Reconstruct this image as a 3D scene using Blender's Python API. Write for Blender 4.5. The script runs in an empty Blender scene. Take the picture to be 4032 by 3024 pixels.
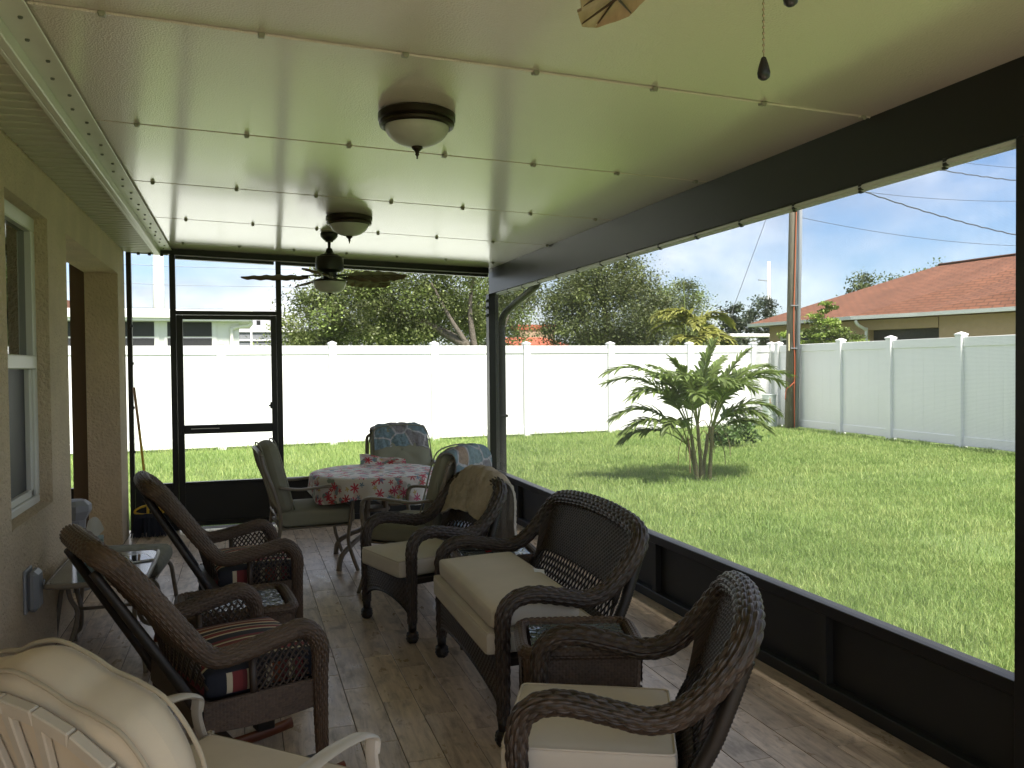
import bpy, math, random
import numpy as np
from mathutils import Matrix, Vector
random.seed(7); RNG = np.random.default_rng(11)
PI = math.pi
scene = bpy.context.scene
C = scene.collection

# ------------------------------------------------------------------ camera, sky, sun, exposure
cam_data = bpy.data.cameras.new('camera'); cam = bpy.data.objects.new('camera', cam_data); C.objects.link(cam)
cam_data.sensor_width = 36.0; cam_data.lens = 29.89; cam_data.clip_start = 0.05; cam_data.clip_end = 2000
_r = Vector((0.95292, -0.30305, -0.00988)); _u = Vector((0.01603, 0.01779, 0.99971)); _f = Vector((0.30279, 0.95281, -0.02181))
_m = Matrix((_r, _u, -_f)).transposed().to_4x4(); _m.translation = Vector((0, 0, 1.45)); cam.matrix_world = _m
scene.camera = cam
scene.render.engine = 'CYCLES'
scene.cycles.max_bounces = 10; scene.cycles.diffuse_bounces = 5; scene.cycles.glossy_bounces = 4; scene.cycles.transparent_max_bounces = 12
scene.cycles.sample_clamp_indirect = 6.0
SUN_EL, SUN_AZ = math.radians(60), math.radians(166)     # azimuth clockwise from +Y
world = bpy.data.worlds.new('World'); scene.world = world; world.use_nodes = True
wn = world.node_tree.nodes; wl = world.node_tree.links; wn.clear()
def N(nodes, t, **kw):
    n = nodes.new(t)
    for k, v in kw.items():
        if k == 'inp':
            for a, b in v.items(): n.inputs[a].default_value = b
        else: setattr(n, k, v)
    return n
_out = N(wn, 'ShaderNodeOutputWorld'); _bg = N(wn, 'ShaderNodeBackground', inp={'Strength': 0.075})
_sky = N(wn, 'ShaderNodeTexSky', sky_type='NISHITA', sun_disc=False, sun_elevation=SUN_EL, sun_rotation=SUN_AZ, air_density=1.0, dust_density=0.6, ozone_density=1.5)
_tc = N(wn, 'ShaderNodeTexCoord'); _sp = N(wn, 'ShaderNodeSeparateXYZ'); wl.new(_tc.outputs['Generated'], _sp.inputs[0])
_mp = N(wn, 'ShaderNodeMapping'); _mp.inputs['Location'].default_value = (2.1, 6.0, 0.8); _mp.inputs['Scale'].default_value = (1, 1, 2.4); wl.new(_tc.outputs['Generated'], _mp.inputs[0])
_n1 = N(wn, 'ShaderNodeTexNoise', inp={'Scale': 2.6, 'Detail': 10.0, 'Roughness': 0.55, 'Distortion': 0.2}); wl.new(_mp.outputs[0], _n1.inputs['Vector'])
_cr = N(wn, 'ShaderNodeValToRGB'); _cr.color_ramp.elements[0].position = 0.37; _cr.color_ramp.elements[1].position = 0.64; wl.new(_n1.outputs['Fac'], _cr.inputs[0])
_n2 = N(wn, 'ShaderNodeTexNoise', inp={'Scale': 5.5, 'Detail': 7.0, 'Roughness': 0.6}); wl.new(_mp.outputs[0], _n2.inputs['Vector'])
_cc = N(wn, 'ShaderNodeValToRGB'); _cc.color_ramp.elements[0].position = 0.3; _cc.color_ramp.elements[0].color = (0.86, 0.885, 0.97, 1); _cc.color_ramp.elements[1].position = 0.62; _cc.color_ramp.elements[1].color = (1.75, 1.78, 1.82, 1); wl.new(_n2.outputs['Fac'], _cc.inputs[0])
_mulk = N(wn, 'ShaderNodeMix', data_type='RGBA', blend_type='MIX', inp={0: 1.0})
_ss = N(wn, 'ShaderNodeVectorMath', operation='MULTIPLY'); _ss.inputs[1].default_value = (0.165, 0.178, 0.205); wl.new(_sky.outputs[0], _ss.inputs[0])
wl.new(_cr.outputs[0], _mulk.inputs[0]); wl.new(_ss.outputs[0], _mulk.inputs[6]); wl.new(_cc.outputs[0], _mulk.inputs[7])
wl.new(_mulk.outputs[2], _bg.inputs['Color']); wl.new(_bg.outputs[0], _out.inputs[0])
sun_d = bpy.data.lights.new('sun', 'SUN'); sun = bpy.data.objects.new('sun', sun_d); C.objects.link(sun)
sun_d.energy = 1.0; sun_d.angle = math.radians(12); sun_d.color = (1.0, 0.95, 0.87)
_sd = Vector((math.sin(SUN_AZ) * math.cos(SUN_EL), math.cos(SUN_AZ) * math.cos(SUN_EL), math.sin(SUN_EL)))
sun.rotation_euler = _sd.to_track_quat('Z', 'Y').to_euler(); sun.location = (0, 0, 30)
vs = scene.view_settings; vs.view_transform = 'Standard'; vs.look = 'None'; vs.exposure = 3.7; vs.gamma = 1.0; vs.use_curve_mapping = False

# ------------------------------------------------------------------ materials
MATS = {}
def mat(name, col, rough=0.6, metal=0.0, spec=0.5, var=0.0, vscale=8.0, bump=0.0, bscale=60.0, bdist=0.004, stretch=None, trans=0.0, rand=0.0, rvar=0.0):
    m = bpy.data.materials.new(name); m.use_nodes = True; n = m.node_tree.nodes; l = m.node_tree.links
    b = n['Principled BSDF']; b.inputs['Roughness'].default_value = rough; b.inputs['Metallic'].default_value = metal
    b.inputs['Specular IOR Level'].default_value = spec; b.inputs['Base Color'].default_value = (*col, 1)
    tc = n.new('ShaderNodeTexCoord'); vec = tc.outputs['Object']
    if stretch:
        mp = n.new('ShaderNodeMapping'); mp.inputs['Scale'].default_value = stretch; l.new(vec, mp.inputs[0]); vec = mp.outputs[0]
    last = None
    if var > 0 or rand > 0:
        val = None
        if var > 0:
            nz = N(n, 'ShaderNodeTexNoise', inp={'Scale': vscale, 'Detail': 6.0, 'Roughness': 0.62}); l.new(vec, nz.inputs['Vector'])
            mr = N(n, 'ShaderNodeMapRange', inp={1: 0.25, 2: 0.75, 3: 1 - var, 4: 1 + var}); l.new(nz.outputs['Fac'], mr.inputs[0]); val = mr.outputs[0]
        if rand > 0:
            gi = n.new('ShaderNodeNewGeometry')
            mr2 = N(n, 'ShaderNodeMapRange', inp={1: 0.0, 2: 1.0, 3: 1 - rand, 4: 1 + rand}); l.new(gi.outputs['Random Per Island'], mr2.inputs[0])
            if val is None: val = mr2.outputs[0]
            else:
                mm = N(n, 'ShaderNodeMath', operation='MULTIPLY'); l.new(val, mm.inputs[0]); l.new(mr2.outputs[0], mm.inputs[1]); val = mm.outputs[0]
        vm = N(n, 'ShaderNodeVectorMath', operation='SCALE'); vm.inputs[0].default_value = col; l.new(val, vm.inputs['Scale'])
        l.new(vm.outputs[0], b.inputs['Base Color']); last = vm.outputs[0]
        if rvar > 0:
            mr3 = N(n, 'ShaderNodeMapRange', inp={1: 1 - var, 2: 1 + var, 3: rough - rvar, 4: rough + rvar}); l.new(val, mr3.inputs[0]); l.new(mr3.outputs[0], b.inputs['Roughness'])
    if bump > 0:
        nb = N(n, 'ShaderNodeTexNoise', inp={'Scale': bscale, 'Detail': 4.0, 'Roughness': 0.6}); l.new(vec, nb.inputs['Vector'])
        bp = N(n, 'ShaderNodeBump', inp={'Strength': bump, 'Distance': bdist}); l.new(nb.outputs['Fac'], bp.inputs['Height']); l.new(bp.outputs[0], b.inputs['Normal'])
    if trans > 0:
        t = n.new('ShaderNodeBsdfTranslucent'); mx = n.new('ShaderNodeMixShader'); mx.inputs[0].default_value = trans
        if last: l.new(last, t.inputs['Color'])
        else: t.inputs['Color'].default_value = (*col, 1)
        l.new(b.outputs[0], mx.inputs[1]); l.new(t.outputs[0], mx.inputs[2]); l.new(mx.outputs[0], n['Material Output'].inputs['Surface'])
    MATS[name] = m; return m

# ------------------------------------------------------------------ mesh building
class MB:
    def __init__(s): s.v = []; s.f = []; s.n = 0; s.uv = []; s.mi = []
    def add(s, V, F, uv=None, mi=0):
        V = np.asarray(V, float); s.v.append(V)
        o = s.n; s.f.extend([tuple(int(i) + o for i in f) for f in F]); s.n += len(V)
        s.uv.append(np.zeros((len(V), 2)) if uv is None else np.asarray(uv, float)); s.mi.extend([mi] * len(F)); return s
    def box(s, c, d, bev=0.0, R=None, mi=0):
        c = np.asarray(c, float); h = np.asarray(d, float) / 2
        sg = [(-1, -1, -1), (1, -1, -1), (1, 1, -1), (-1, 1, -1), (-1, -1, 1), (1, -1, 1), (1, 1, 1), (-1, 1, 1)]
        if bev <= 0:
            V = np.array(sg) * h; F = [(0, 3, 2, 1), (4, 5, 6, 7), (0, 1, 5, 4), (1, 2, 6, 5), (2, 3, 7, 6), (3, 0, 4, 7)]
        else:
            bev = min(bev, h.min() * 0.95); V = []
            for a in sg:
                a = np.array(a)
                for ax in range(3):
                    q = a * (h - bev); q[ax] = a[ax] * h[ax]; V.append(q)
            V = np.array(V); I = lambda k, ax: k * 3 + ax
            F = [tuple(I(k, 2) for k in (0, 3, 2, 1)), tuple(I(k, 2) for k in (4, 5, 6, 7)), tuple(I(k, 1) for k in (0, 1, 5, 4)), tuple(I(k, 0) for k in (1, 2, 6, 5)), tuple(I(k, 1) for k in (2, 3, 7, 6)), tuple(I(k, 0) for k in (3, 0, 4, 7))]
            for k in range(8): F.append(tuple(I(k, a) for a in (0, 1, 2)) if np.prod(sg[k]) > 0 else tuple(I(k, a) for a in (2, 1, 0)))
            for a in range(8):
                for ax in range(3):
                    b = [i for i in range(8) if sg[i][ax] == -sg[a][ax] and all(sg[i][j] == sg[a][j] for j in range(3) if j != ax)][0]
                    if a < b:
                        o1, o2 = [j for j in range(3) if j != ax]
                        q = [I(a, o1), I(a, o2), I(b, o2), I(b, o1)]
                        P = V[q]; nrm = np.cross(P[1] - P[0], P[2] - P[0])
                        if nrm @ P.mean(0) < 0: q = q[::-1]
                        F.append(tuple(q))
        if R is not None: V = V @ np.asarray(R).T
        return s.add(V + c, F, mi=mi)
    def bb(s, x0, x1, y0, y1, z0, z1, bev=0.0, mi=0):
        return s.box(((x0 + x1) / 2, (y0 + y1) / 2, (z0 + z1) / 2), (abs(x1 - x0), abs(y1 - y0), abs(z1 - z0)), bev, mi=mi)
    def bar(s, a, b, w, h, up=(0, 0, 1), bev=0.0):
        a = np.asarray(a, float); b = np.asarray(b, float); d = b - a; L = np.linalg.norm(d); d = d / L
        sd = np.cross(d, up); sd = sd / np.linalg.norm(sd); u = np.cross(sd, d)
        return s.box((a + b) / 2, (L, w, h), bev, R=np.array([d, sd, u]).T)
    def tube(s, pts, r, n=8, caps=True, closed=False, flat=1.0, smoothpath=0, up=None, mi=0):
        P = np.asarray(pts, float)
        rr = np.full(len(P), r, float) if np.isscalar(r) else np.asarray(r, float)
        if smoothpath: P, rr = resample(P, rr, smoothpath, closed)
        T, U, W = frames(P, closed, up); a = np.arange(n) * 2 * PI / n
        V = (P[:, None, :] + rr[:, None, None] * (np.cos(a)[None, :, None] * U[:, None, :] + flat * np.sin(a)[None, :, None] * W[:, None, :])).reshape(-1, 3)
        m = len(P); F = []
        for i in range(m if closed else m - 1):
            i2 = (i + 1) % m
            for j in range(n):
                j2 = (j + 1) % n; F.append((i * n + j, i * n + j2, i2 * n + j2, i2 * n + j))
        if caps and not closed: F.append(tuple(range(n))[::-1]); F.append(tuple((m - 1) * n + j for j in range(n)))
        return s.add(V, F, mi=mi)
    def lathe(s, prof, c=(0, 0, 0), n=24):
        P = np.array(prof, float); a = np.arange(n) * 2 * PI / n
        V = np.stack([P[:, 0, None] * np.cos(a), P[:, 0, None] * np.sin(a), np.repeat(P[:, 1, None], n, 1)], -1).reshape(-1, 3) + np.asarray(c)
        F = [(i * n + j, i * n + (j + 1) % n, (i + 1) * n + (j + 1) % n, (i + 1) * n + j) for i in range(len(P) - 1) for j in range(n)]
        F.append(tuple(range(n))[::-1]); F.append(tuple((len(P) - 1) * n + j for j in range(n)))
        return s.add(V, F)
    def grid(s, G, uv=None, cu=False, cv=False, mi=0):
        nu, nv = G.shape[:2]; F = []
        for i in range(nu if cu else nu - 1):
            for j in range(nv if cv else nv - 1):
                i2, j2 = (i + 1) % nu, (j + 1) % nv; F.append((i * nv + j, i2 * nv + j, i2 * nv + j2, i * nv + j2))
        return s.add(G.reshape(-1, 3), F, None if uv is None else uv.reshape(-1, 2), mi)
    def prism(s, poly, z0, z1):
        n = len(poly); V = [(x, y, z0) for x, y in poly] + [(x, y, z1) for x, y in poly]
        F = [tuple(range(n))[::-1], tuple(range(n, 2 * n))] + [(i, (i + 1) % n, n + (i + 1) % n, n + i) for i in range(n)]
        return s.add(V, F)
    def xform(s, M):
        M = np.asarray(M); s.v = [v @ M[:3, :3].T + M[:3, 3] for v in s.v]; return s
    def build(s, name, m, parent=None, smooth=False, loc=None, auto=None):
        V = np.concatenate(s.v); me = bpy.data.meshes.new(name); me.from_pydata(V.tolist(), [], s.f)
        UV = np.concatenate(s.uv)
        if np.any(UV):
            ul = me.uv_layers.new(name='UVMap'); li = np.empty(len(me.loops), np.int32); me.loops.foreach_get('vertex_index', li)
            ul.data.foreach_set('uv', UV[li].astype(np.float32).ravel())
        for mm in (m if isinstance(m, (list, tuple)) else [m]): me.materials.append(mm)
        if isinstance(m, (list, tuple)): me.polygons.foreach_set('material_index', np.array(s.mi, np.int32))
        if smooth: me.polygons.foreach_set('use_smooth', np.ones(len(me.polygons), bool))
        me.update()
        if auto: 
            try: me.set_sharp_from_angle(angle=math.radians(auto))
            except Exception: pass
        o = bpy.data.objects.new(name, me); C.objects.link(o)
        if parent: o.parent = parent
        if loc is not None: o.location = loc
        return o
def resample(P, rr, k, closed=False):
    n = len(P); out = []; ro = []
    seg = n if closed else n - 1
    for i in range(seg):
        if closed: p0, p1, p2, p3 = P[(i - 1) % n], P[i], P[(i + 1) % n], P[(i + 2) % n]
        else: p0, p1, p2, p3 = P[max(i - 1, 0)], P[i], P[i + 1], P[min(i + 2, n - 1)]
        for t in np.arange(k) / k:
            out.append(0.5 * ((2 * p1) + (p2 - p0) * t + (2 * p0 - 5 * p1 + 4 * p2 - p3) * t * t + (3 * p1 - p0 - 3 * p2 + p3) * t ** 3))
            ro.append(rr[i] * (1 - t) + rr[(i + 1) % n] * t)
    if not closed: out.append(P[-1]); ro.append(rr[-1])
    return np.array(out), np.array(ro)
def frames(P, closed=False, up=None):
    T = np.gradient(P, axis=0) if not closed else np.roll(P, -1, 0) - np.roll(P, 1, 0)
    T = T / (np.linalg.norm(T, axis=1)[:, None] + 1e-12); U = np.zeros_like(T)
    if up is not None:
        u = np.asarray(up, float)
        U = u - (T @ u)[:, None] * T; U /= np.linalg.norm(U, axis=1)[:, None] + 1e-9
    else:
        a = np.array([0, 0, 1.0]) if abs(T[0, 2]) < 0.9 else np.array([1.0, 0, 0])
        u = a - (a @ T[0]) * T[0]; u /= np.linalg.norm(u)
        for i in range(len(P)):
            u = u - (u @ T[i]) * T[i]; u /= np.linalg.norm(u) + 1e-12; U[i] = u
    return T, U, np.cross(T, U)
def arclen(P, step):
    d = np.r_[0, np.cumsum(np.linalg.norm(np.diff(P, axis=0), axis=1))]; L = d[-1]; m = max(2, int(round(L / step)))
    t = np.linspace(0, L, m + 1); return np.stack([np.interp(t, d, P[:, k]) for k in range(3)], 1), t, d, L
def weave_tube(mb, pts, r, brick=0.045, strands=12, amp=0.006, flat=1.0, na=6):
    """a rolled wicker tube: strands run along it in staggered over-and-under bricks"""
    P = np.asarray(pts, float); rr = np.full(len(P), r, float) if np.isscalar(r) else np.asarray(r, float)
    Q, q = resample(P, rr, 14); d = np.r_[0, np.cumsum(np.linalg.norm(np.diff(Q, axis=0), axis=1))]; L = d[-1]
    nb = max(2, int(round(L / brick))); m = nb * na; t = np.linspace(0, L, m + 1)
    A = np.stack([np.interp(t, d, Q[:, k]) for k in range(3)], 1); ra = np.interp(t, d, q)
    T, U, W = frames(A); n = strands * 4; ang = np.arange(n) * 2 * PI / n; k = np.arange(n) // 4
    prof = np.array([0.0, 0.85, 1.0, 0.85])[np.arange(n) % 4]
    fr = (np.arange(m + 1)[:, None] / na + 0.5 * (k % 2)[None, :]) % 1.0
    al = np.abs(np.sin(PI * fr)) ** 0.55
    R = ra[:, None] + amp * (prof[None, :] * al * 1.3 - 0.7)
    V = A[:, None, :] + R[..., None] * (np.cos(ang)[None, :, None] * U[:, None, :] + flat * np.sin(ang)[None, :, None] * W[:, None, :])
    uv = np.stack(np.broadcast_arrays((t / 0.045)[:, None], (np.arange(n) / 4.0)[None, :]), -1)
    mb.grid(V, uv, cv=True)
    for e in (0, m): # caps
        mb.add(np.r_[V[e], A[e][None]], [(j, (j + 1) % n, n) if e else ((j + 1) % n, j, n) for j in range(n)])
def weave_panel(mb, S, nu, nv, amp=0.004, thick=0.010, res=3):
    """flat over-and-under basket weave on the surface S(u, v)"""
    u = np.linspace(0, 1, nu * res + 1); v = np.linspace(0, 1, nv * res + 1); Ug, Vg = np.meshgrid(u, v, indexing='ij'); G = S(Ug, Vg)
    du = np.gradient(G, axis=0); dv = np.gradient(G, axis=1); Nn = np.cross(du, dv); Nn /= np.linalg.norm(Nn, axis=2)[..., None] + 1e-12
    fu = Ug * nu; fv = Vg * nv; par = (np.floor(fu - 1e-6) + np.floor(fv - 1e-6)) % 2
    su = np.abs(np.sin(PI * fu)) ** 0.6; sv = np.abs(np.sin(PI * fv)) ** 0.6
    h = amp * (np.where(par > 0.5, su * (0.35 + 0.65 * sv), sv * 0.35 * su) - 0.2)
    uv = np.stack([fu, fv], -1)
    mb.grid(G + Nn * (thick / 2 + h[..., None]), uv); Hh = amp * (np.where(par < 0.5, su * sv, 0.35 * su * sv) - 0.2)
    mb.grid((G - Nn * (thick / 2 + Hh[..., None]))[::-1], uv)
def lattice(mb, S, nd, ratio, r=0.004, n=5, seg=7, flat=1.0):
    """diamond lattice of wicker strands on S(u, v); nd diamonds across u, ratio = v extent / u extent in diamonds"""
    for sgn in (1, -1):
        for c in np.arange(-ratio, nd + ratio + 1e-6, 1.0):
            # u*nd = c + sgn * v*ratio
            a0, a1 = 0.0, 1.0; u0 = c / nd; u1 = (c + sgn * ratio) / nd
            if u0 == u1: continue
            lo, hi = 0.0, 1.0
            for bnd in (0.0, 1.0):
                tt = (bnd - u0) / (u1 - u0)
                if 0 < tt < 1:
                    inside0 = 0 <= u0 <= 1
                    if inside0: hi = min(hi, tt)
                    elif (u0 < 0) == (bnd == 0.0): lo = max(lo, tt)
                    else: hi = min(hi, tt)
            if not (0 <= u0 + (u1 - u0) * (lo + hi) / 2 <= 1) or hi - lo < 0.05: continue
            v = np.linspace(lo, hi, seg); uu = u0 + (u1 - u0) * v
            P = S(uu, v); P = P + 0.002 * sgn
            mb.tube(P, r, n, caps=False, flat=flat)
def rcushion(mb, x0, x1, y0, y1, z0, z1, r=0.03, puff=0.015, n=10, mi=0):
    """boxed cushion with rounded edges and a slightly domed top"""
    c = np.array([(x0 + x1) / 2, (y0 + y1) / 2, (z0 + z1) / 2]); h = np.array([x1 - x0, y1 - y0, z1 - z0]) / 2; r = min(r, h.min() * 0.98)
    g = np.linspace(-1, 1, n + 1); g = np.sign(g) * np.abs(g) ** 0.75
    for ax in range(3):
        for sg in (-1, 1):
            a, b = [(1, 2), (2, 0), (0, 1)][ax]; A, B = np.meshgrid(g, g, indexing='ij'); P = np.zeros(A.shape + (3,)); P[..., ax] = sg; P[..., a] = A; P[..., b] = B
            Q = P * h; inn = np.clip(Q, -(h - r), h - r); d = Q - inn; L = np.linalg.norm(d, axis=2)[..., None]; Q = np.where(L > 1e-9, inn + d / np.maximum(L, 1e-9) * r, Q)
            dome = puff * (1 - (Q[..., 0] / h[0]) ** 2) * (1 - (Q[..., 1] / h[1]) ** 2); Q[..., 2] += np.sign(Q[..., 2]) * np.abs(Q[..., 2] / h[2]) * dome
            mb.grid((Q if sg > 0 else Q[::-1]) + c, mi=mi)
    return mb
def pillow(mb, outline, thick, O, U, W, Nrm, rings=9, p=5, dimple=None):
    """closed pillow: outline in the (U, W) plane at O, thick along Nrm"""
    ol = np.array(outline, float); ol, _ = resample(np.c_[ol, np.zeros(len(ol))], np.zeros(len(ol)), 6, True); ol = ol[:, :2]; c = ol.mean(0); O, U, W, Nrm = [np.asarray(k, float) for k in (O, U, W, Nrm)]
    rs = np.sin(np.linspace(0.02, 1, rings) * PI / 2)
    for sg in (1, -1):
        G = []
        for q in rs:
            p2 = c + q * (ol - c); off = sg * thick / 2 * (max(0, 1 - q ** p)) ** 0.5
            pt = O + p2[:, :1] * U + p2[:, 1:2] * W
            o2 = np.full(len(p2), off)
            if dimple and sg > 0:
                for (dx, dy, ds, da) in dimple: o2 = o2 - da * np.exp(-((p2[:, 0] - dx) ** 2 + (p2[:, 1] - dy) ** 2) / ds ** 2)
            G.append(pt + o2[:, None] * Nrm)
        G = np.array(G)
        mb.grid(G if sg > 0 else G[::-1], cv=True)
    return O + ol[:, :1] * U + ol[:, 1:2] * W

# ------------------------------------------------------------------ scene graph
def tag(o, label=None, cat=None, group=None, kind=None):
    if label: o['label'] = label
    if cat: o['category'] = cat
    if group: o['group'] = group
    if kind: o['kind'] = kind
    return o
def thing(name, label, cat, loc=(0, 0, 0), rz=0.0, group=None):
    o = bpy.data.objects.new(name, None); C.objects.link(o); o.location = loc; o.rotation_euler = (0, 0, rz); o.empty_display_size = 0.1
    return tag(o, label, cat, group)
def dup(root, loc, rz, label=None):
    r = root.copy(); C.objects.link(r); r.location = loc; r.rotation_euler = (0, 0, rz)
    if label: r['label'] = label
    for ch in list(root.children):
        c = ch.copy(); C.objects.link(c); c.parent = r
        for g in list(ch.children):
            d = g.copy(); C.objects.link(d); d.parent = c
    return r
def piece(me, name, parent, loc, m=None):
    o = bpy.data.objects.new(name, me); C.objects.link(o); o.parent = parent; o.location = loc; return o
def crv(*p): return np.array(p, float)
# ------------------------------------------------------------------ material list
M_stucco = mat('stucco', (0.72, 0.575, 0.40), 0.92, var=0.12, vscale=3.0, bump=1.0, bscale=48, bdist=0.035)
M_bronze = mat('bronze_aluminium', (0.013, 0.0115, 0.010), 0.36, spec=0.35, var=0.08)
M_bronze2 = mat('bronze_panel', (0.020, 0.019, 0.017), 0.5, spec=0.4, var=0.15, vscale=4)
M_white = mat('white_vinyl', (0.80, 0.80, 0.79), 0.45)
M_fence = mat('fence_vinyl', (0.82, 0.82, 0.81), 0.42, var=0.015, vscale=2)
M_wframe = mat('window_vinyl', (0.68, 0.67, 0.62), 0.4)
M_alu = mat('mill_white', (0.72, 0.71, 0.66), 0.35, var=0.05)
M_screw = mat('screw_grey', (0.12, 0.12, 0.11), 0.4)
M_grout = mat('grout', (0.085, 0.075, 0.065), 0.9)
M_dark = mat('dark_room', (0.03, 0.028, 0.025), 0.6)
M_wire = mat('screen_wire', (0.26, 0.26, 0.255), 0.6)
M_rope = mat('rope_light', (0.85, 0.85, 0.82), 0.3, spec=0.6, trans=0.6)
M_black = mat('black_plastic', (0.012, 0.012, 0.012), 0.45)

def ceiling_material():
    m = bpy.data.materials.new('ceiling_panel'); m.use_nodes = True; n = m.node_tree.nodes; l = m.node_tree.links; b = n['Principled BSDF']
    b.inputs['Base Color'].default_value = (0.76, 0.66, 0.60, 1); b.inputs['Roughness'].default_value = 0.30; b.inputs['Specular IOR Level'].default_value = 0.8; b.inputs['Coat Weight'].default_value = 1.0; b.inputs['Coat Roughness'].default_value = 0.16; b.inputs['Coat IOR'].default_value = 1.65
    tc = n.new('ShaderNodeTexCoord')
    v = N(n, 'ShaderNodeTexVoronoi', inp={'Scale': 150.0}); l.new(tc.outputs['Object'], v.inputs['Vector'])
    nz = N(n, 'ShaderNodeTexNoise', inp={'Scale': 3.0, 'Detail': 3.0}); l.new(tc.outputs['Object'], nz.inputs['Vector'])
    bp = N(n, 'ShaderNodeBump', inp={'Strength': 0.55, 'Distance': 0.004}); l.new(v.outputs['Distance'], bp.inputs['Height'])
    bp2 = N(n, 'ShaderNodeBump', inp={'Strength': 0.10, 'Distance': 0.02}); l.new(nz.outputs['Fac'], bp2.inputs['Height']); l.new(bp.outputs[0], bp2.inputs['Normal'])
    l.new(bp2.outputs[0], b.inputs['Normal']); return m
M_ceil = ceiling_material()

def plank_material():
    m = bpy.data.materials.new('wood_look_tile'); m.use_nodes = True; n = m.node_tree.nodes; l = m.node_tree.links; b = n['Principled BSDF']
    tc = n.new('ShaderNodeTexCoord'); oi = n.new('ShaderNodeObjectInfo')
    off = N(n, 'ShaderNodeVectorMath', operation='SCALE'); off.inputs[0].default_value = (37.0, 53.0, 11.0); l.new(oi.outputs['Random'], off.inputs['Scale'])
    add = N(n, 'ShaderNodeVectorMath', operation='ADD'); l.new(tc.outputs['Object'], add.inputs[0]); l.new(off.outputs[0], add.inputs[1])
    mp = n.new('ShaderNodeMapping'); mp.inputs['Scale'].default_value = (9.0, 1.1, 1.0); l.new(add.outputs[0], mp.inputs[0])
    g = N(n, 'ShaderNodeTexNoise', inp={'Scale': 3.2, 'Detail': 8.0, 'Roughness': 0.68, 'Distortion': 0.6}); l.new(mp.outputs[0], g.inputs['Vector'])
    cr = n.new('ShaderNodeValToRGB'); e = cr.color_ramp.elements
    e[0].position = 0.24; e[0].color = (0.20, 0.140, 0.092, 1); e[1].position = 0.72; e[1].color = (0.68, 0.545, 0.405, 1)
    for p, c in ((0.36, (0.37, 0.272, 0.19, 1)), (0.48, (0.50, 0.385, 0.277, 1)), (0.60, (0.60, 0.47, 0.345, 1))):
        k = cr.color_ramp.elements.new(p); k.color = c
    l.new(g.outputs['Fac'], cr.inputs[0])
    mp2 = n.new('ShaderNodeMapping'); mp2.inputs['Scale'].default_value = (2.2, 1.0, 1.0); l.new(add.outputs[0], mp2.inputs[0])
    kn = N(n, 'ShaderNodeTexNoise', inp={'Scale': 7.0, 'Detail': 5.0, 'Roughness': 0.65, 'Distortion': 0.3}); l.new(mp2.outputs[0], kn.inputs['Vector'])
    kr = n.new('ShaderNodeValToRGB'); kr.color_ramp.elements[0].position = 0.52; kr.color_ramp.elements[1].position = 0.80; l.new(kn.outputs['Fac'], kr.inputs[0])
    mx = N(n, 'ShaderNodeMix', data_type='RGBA'); l.new(kr.outputs[0], mx.inputs[0]); l.new(cr.outputs[0], mx.inputs[6]); mx.inputs[7].default_value = (0.17, 0.13, 0.095, 1)
    tone = N(n, 'ShaderNodeMapRange', inp={1: 0.0, 2: 1.0, 3: 0.78, 4: 1.18}); l.new(oi.outputs['Random'], tone.inputs[0])
    sc = N(n, 'ShaderNodeVectorMath', operation='SCALE'); l.new(mx.outputs[2], sc.inputs[0]); l.new(tone.outputs[0], sc.inputs['Scale'])
    l.new(sc.outputs[0], b.inputs['Base Color'])
    rr = N(n, 'ShaderNodeMapRange', inp={1: 0.3, 2: 0.7, 3: 0.24, 4: 0.42}); l.new(kn.outputs['Fac'], rr.inputs[0]); l.new(rr.outputs[0], b.inputs['Roughness'])
    b.inputs['Specular IOR Level'].default_value = 0.6
    bp = N(n, 'ShaderNodeBump', inp={'Strength': 0.12, 'Distance': 0.003}); l.new(g.outputs['Fac'], bp.inputs['Height']); l.new(bp.outputs[0], b.inputs['Normal'])
    return m
M_plank = plank_material()

# ------------------------------------------------------------------ floor of tile planks
floor = MB().bb(-3.3, 2.5, -0.65, 8.3, -0.30, -0.003).build('floor', M_grout); tag(floor, kind='structure')
W_, L_ = 0.142, 0.590
pm = MB().box((0, 0, 0), (W_ - 0.003, L_ - 0.003, 0.006), 0.0012).build('plank', M_plank); plank_mesh = pm.data; bpy.data.objects.remove(pm)
edge_meshes = {}
for k in range(-10, 14):
    x0 = 0.415 + W_ * k; offy = (0.305 - 0.1967 * k) % L_
    xa, xb = max(x0, -0.958), min(x0 + W_, 2.386)
    for j in range(2, 14):
        y0 = offy + L_ * j - 0.0; y1 = min(y0 + L_, 8.14)
        if y0 > 8.05 or y1 < 1.75: continue
        full = abs(xb - xa - W_) < 1e-3 and abs(y1 - y0 - L_) < 1e-3
        if full: me = plank_mesh
        else:
            key = (round(xb - xa, 3), round(y1 - y0, 3))
            if key not in edge_meshes:
                t_ = MB().box((0, 0, 0), (xb - xa - 0.003, y1 - y0 - 0.003, 0.006), 0.0012).build('plank', M_plank); edge_meshes[key] = t_.data; bpy.data.objects.remove(t_)
            me = edge_meshes[key]
        piece(me, 'plank', floor, ((xa + xb) / 2, (y0 + y1) / 2, -0.0025 + random.uniform(-0.0004, 0.0004)))
MB().bb(-3.3, -0.965, 1.0, 8.3, -0.003, 0.0).bb(-0.958, 2.386, -0.6, 1.70, -0.003, 0.0).build('tile_area', M_plank, floor)

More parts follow.
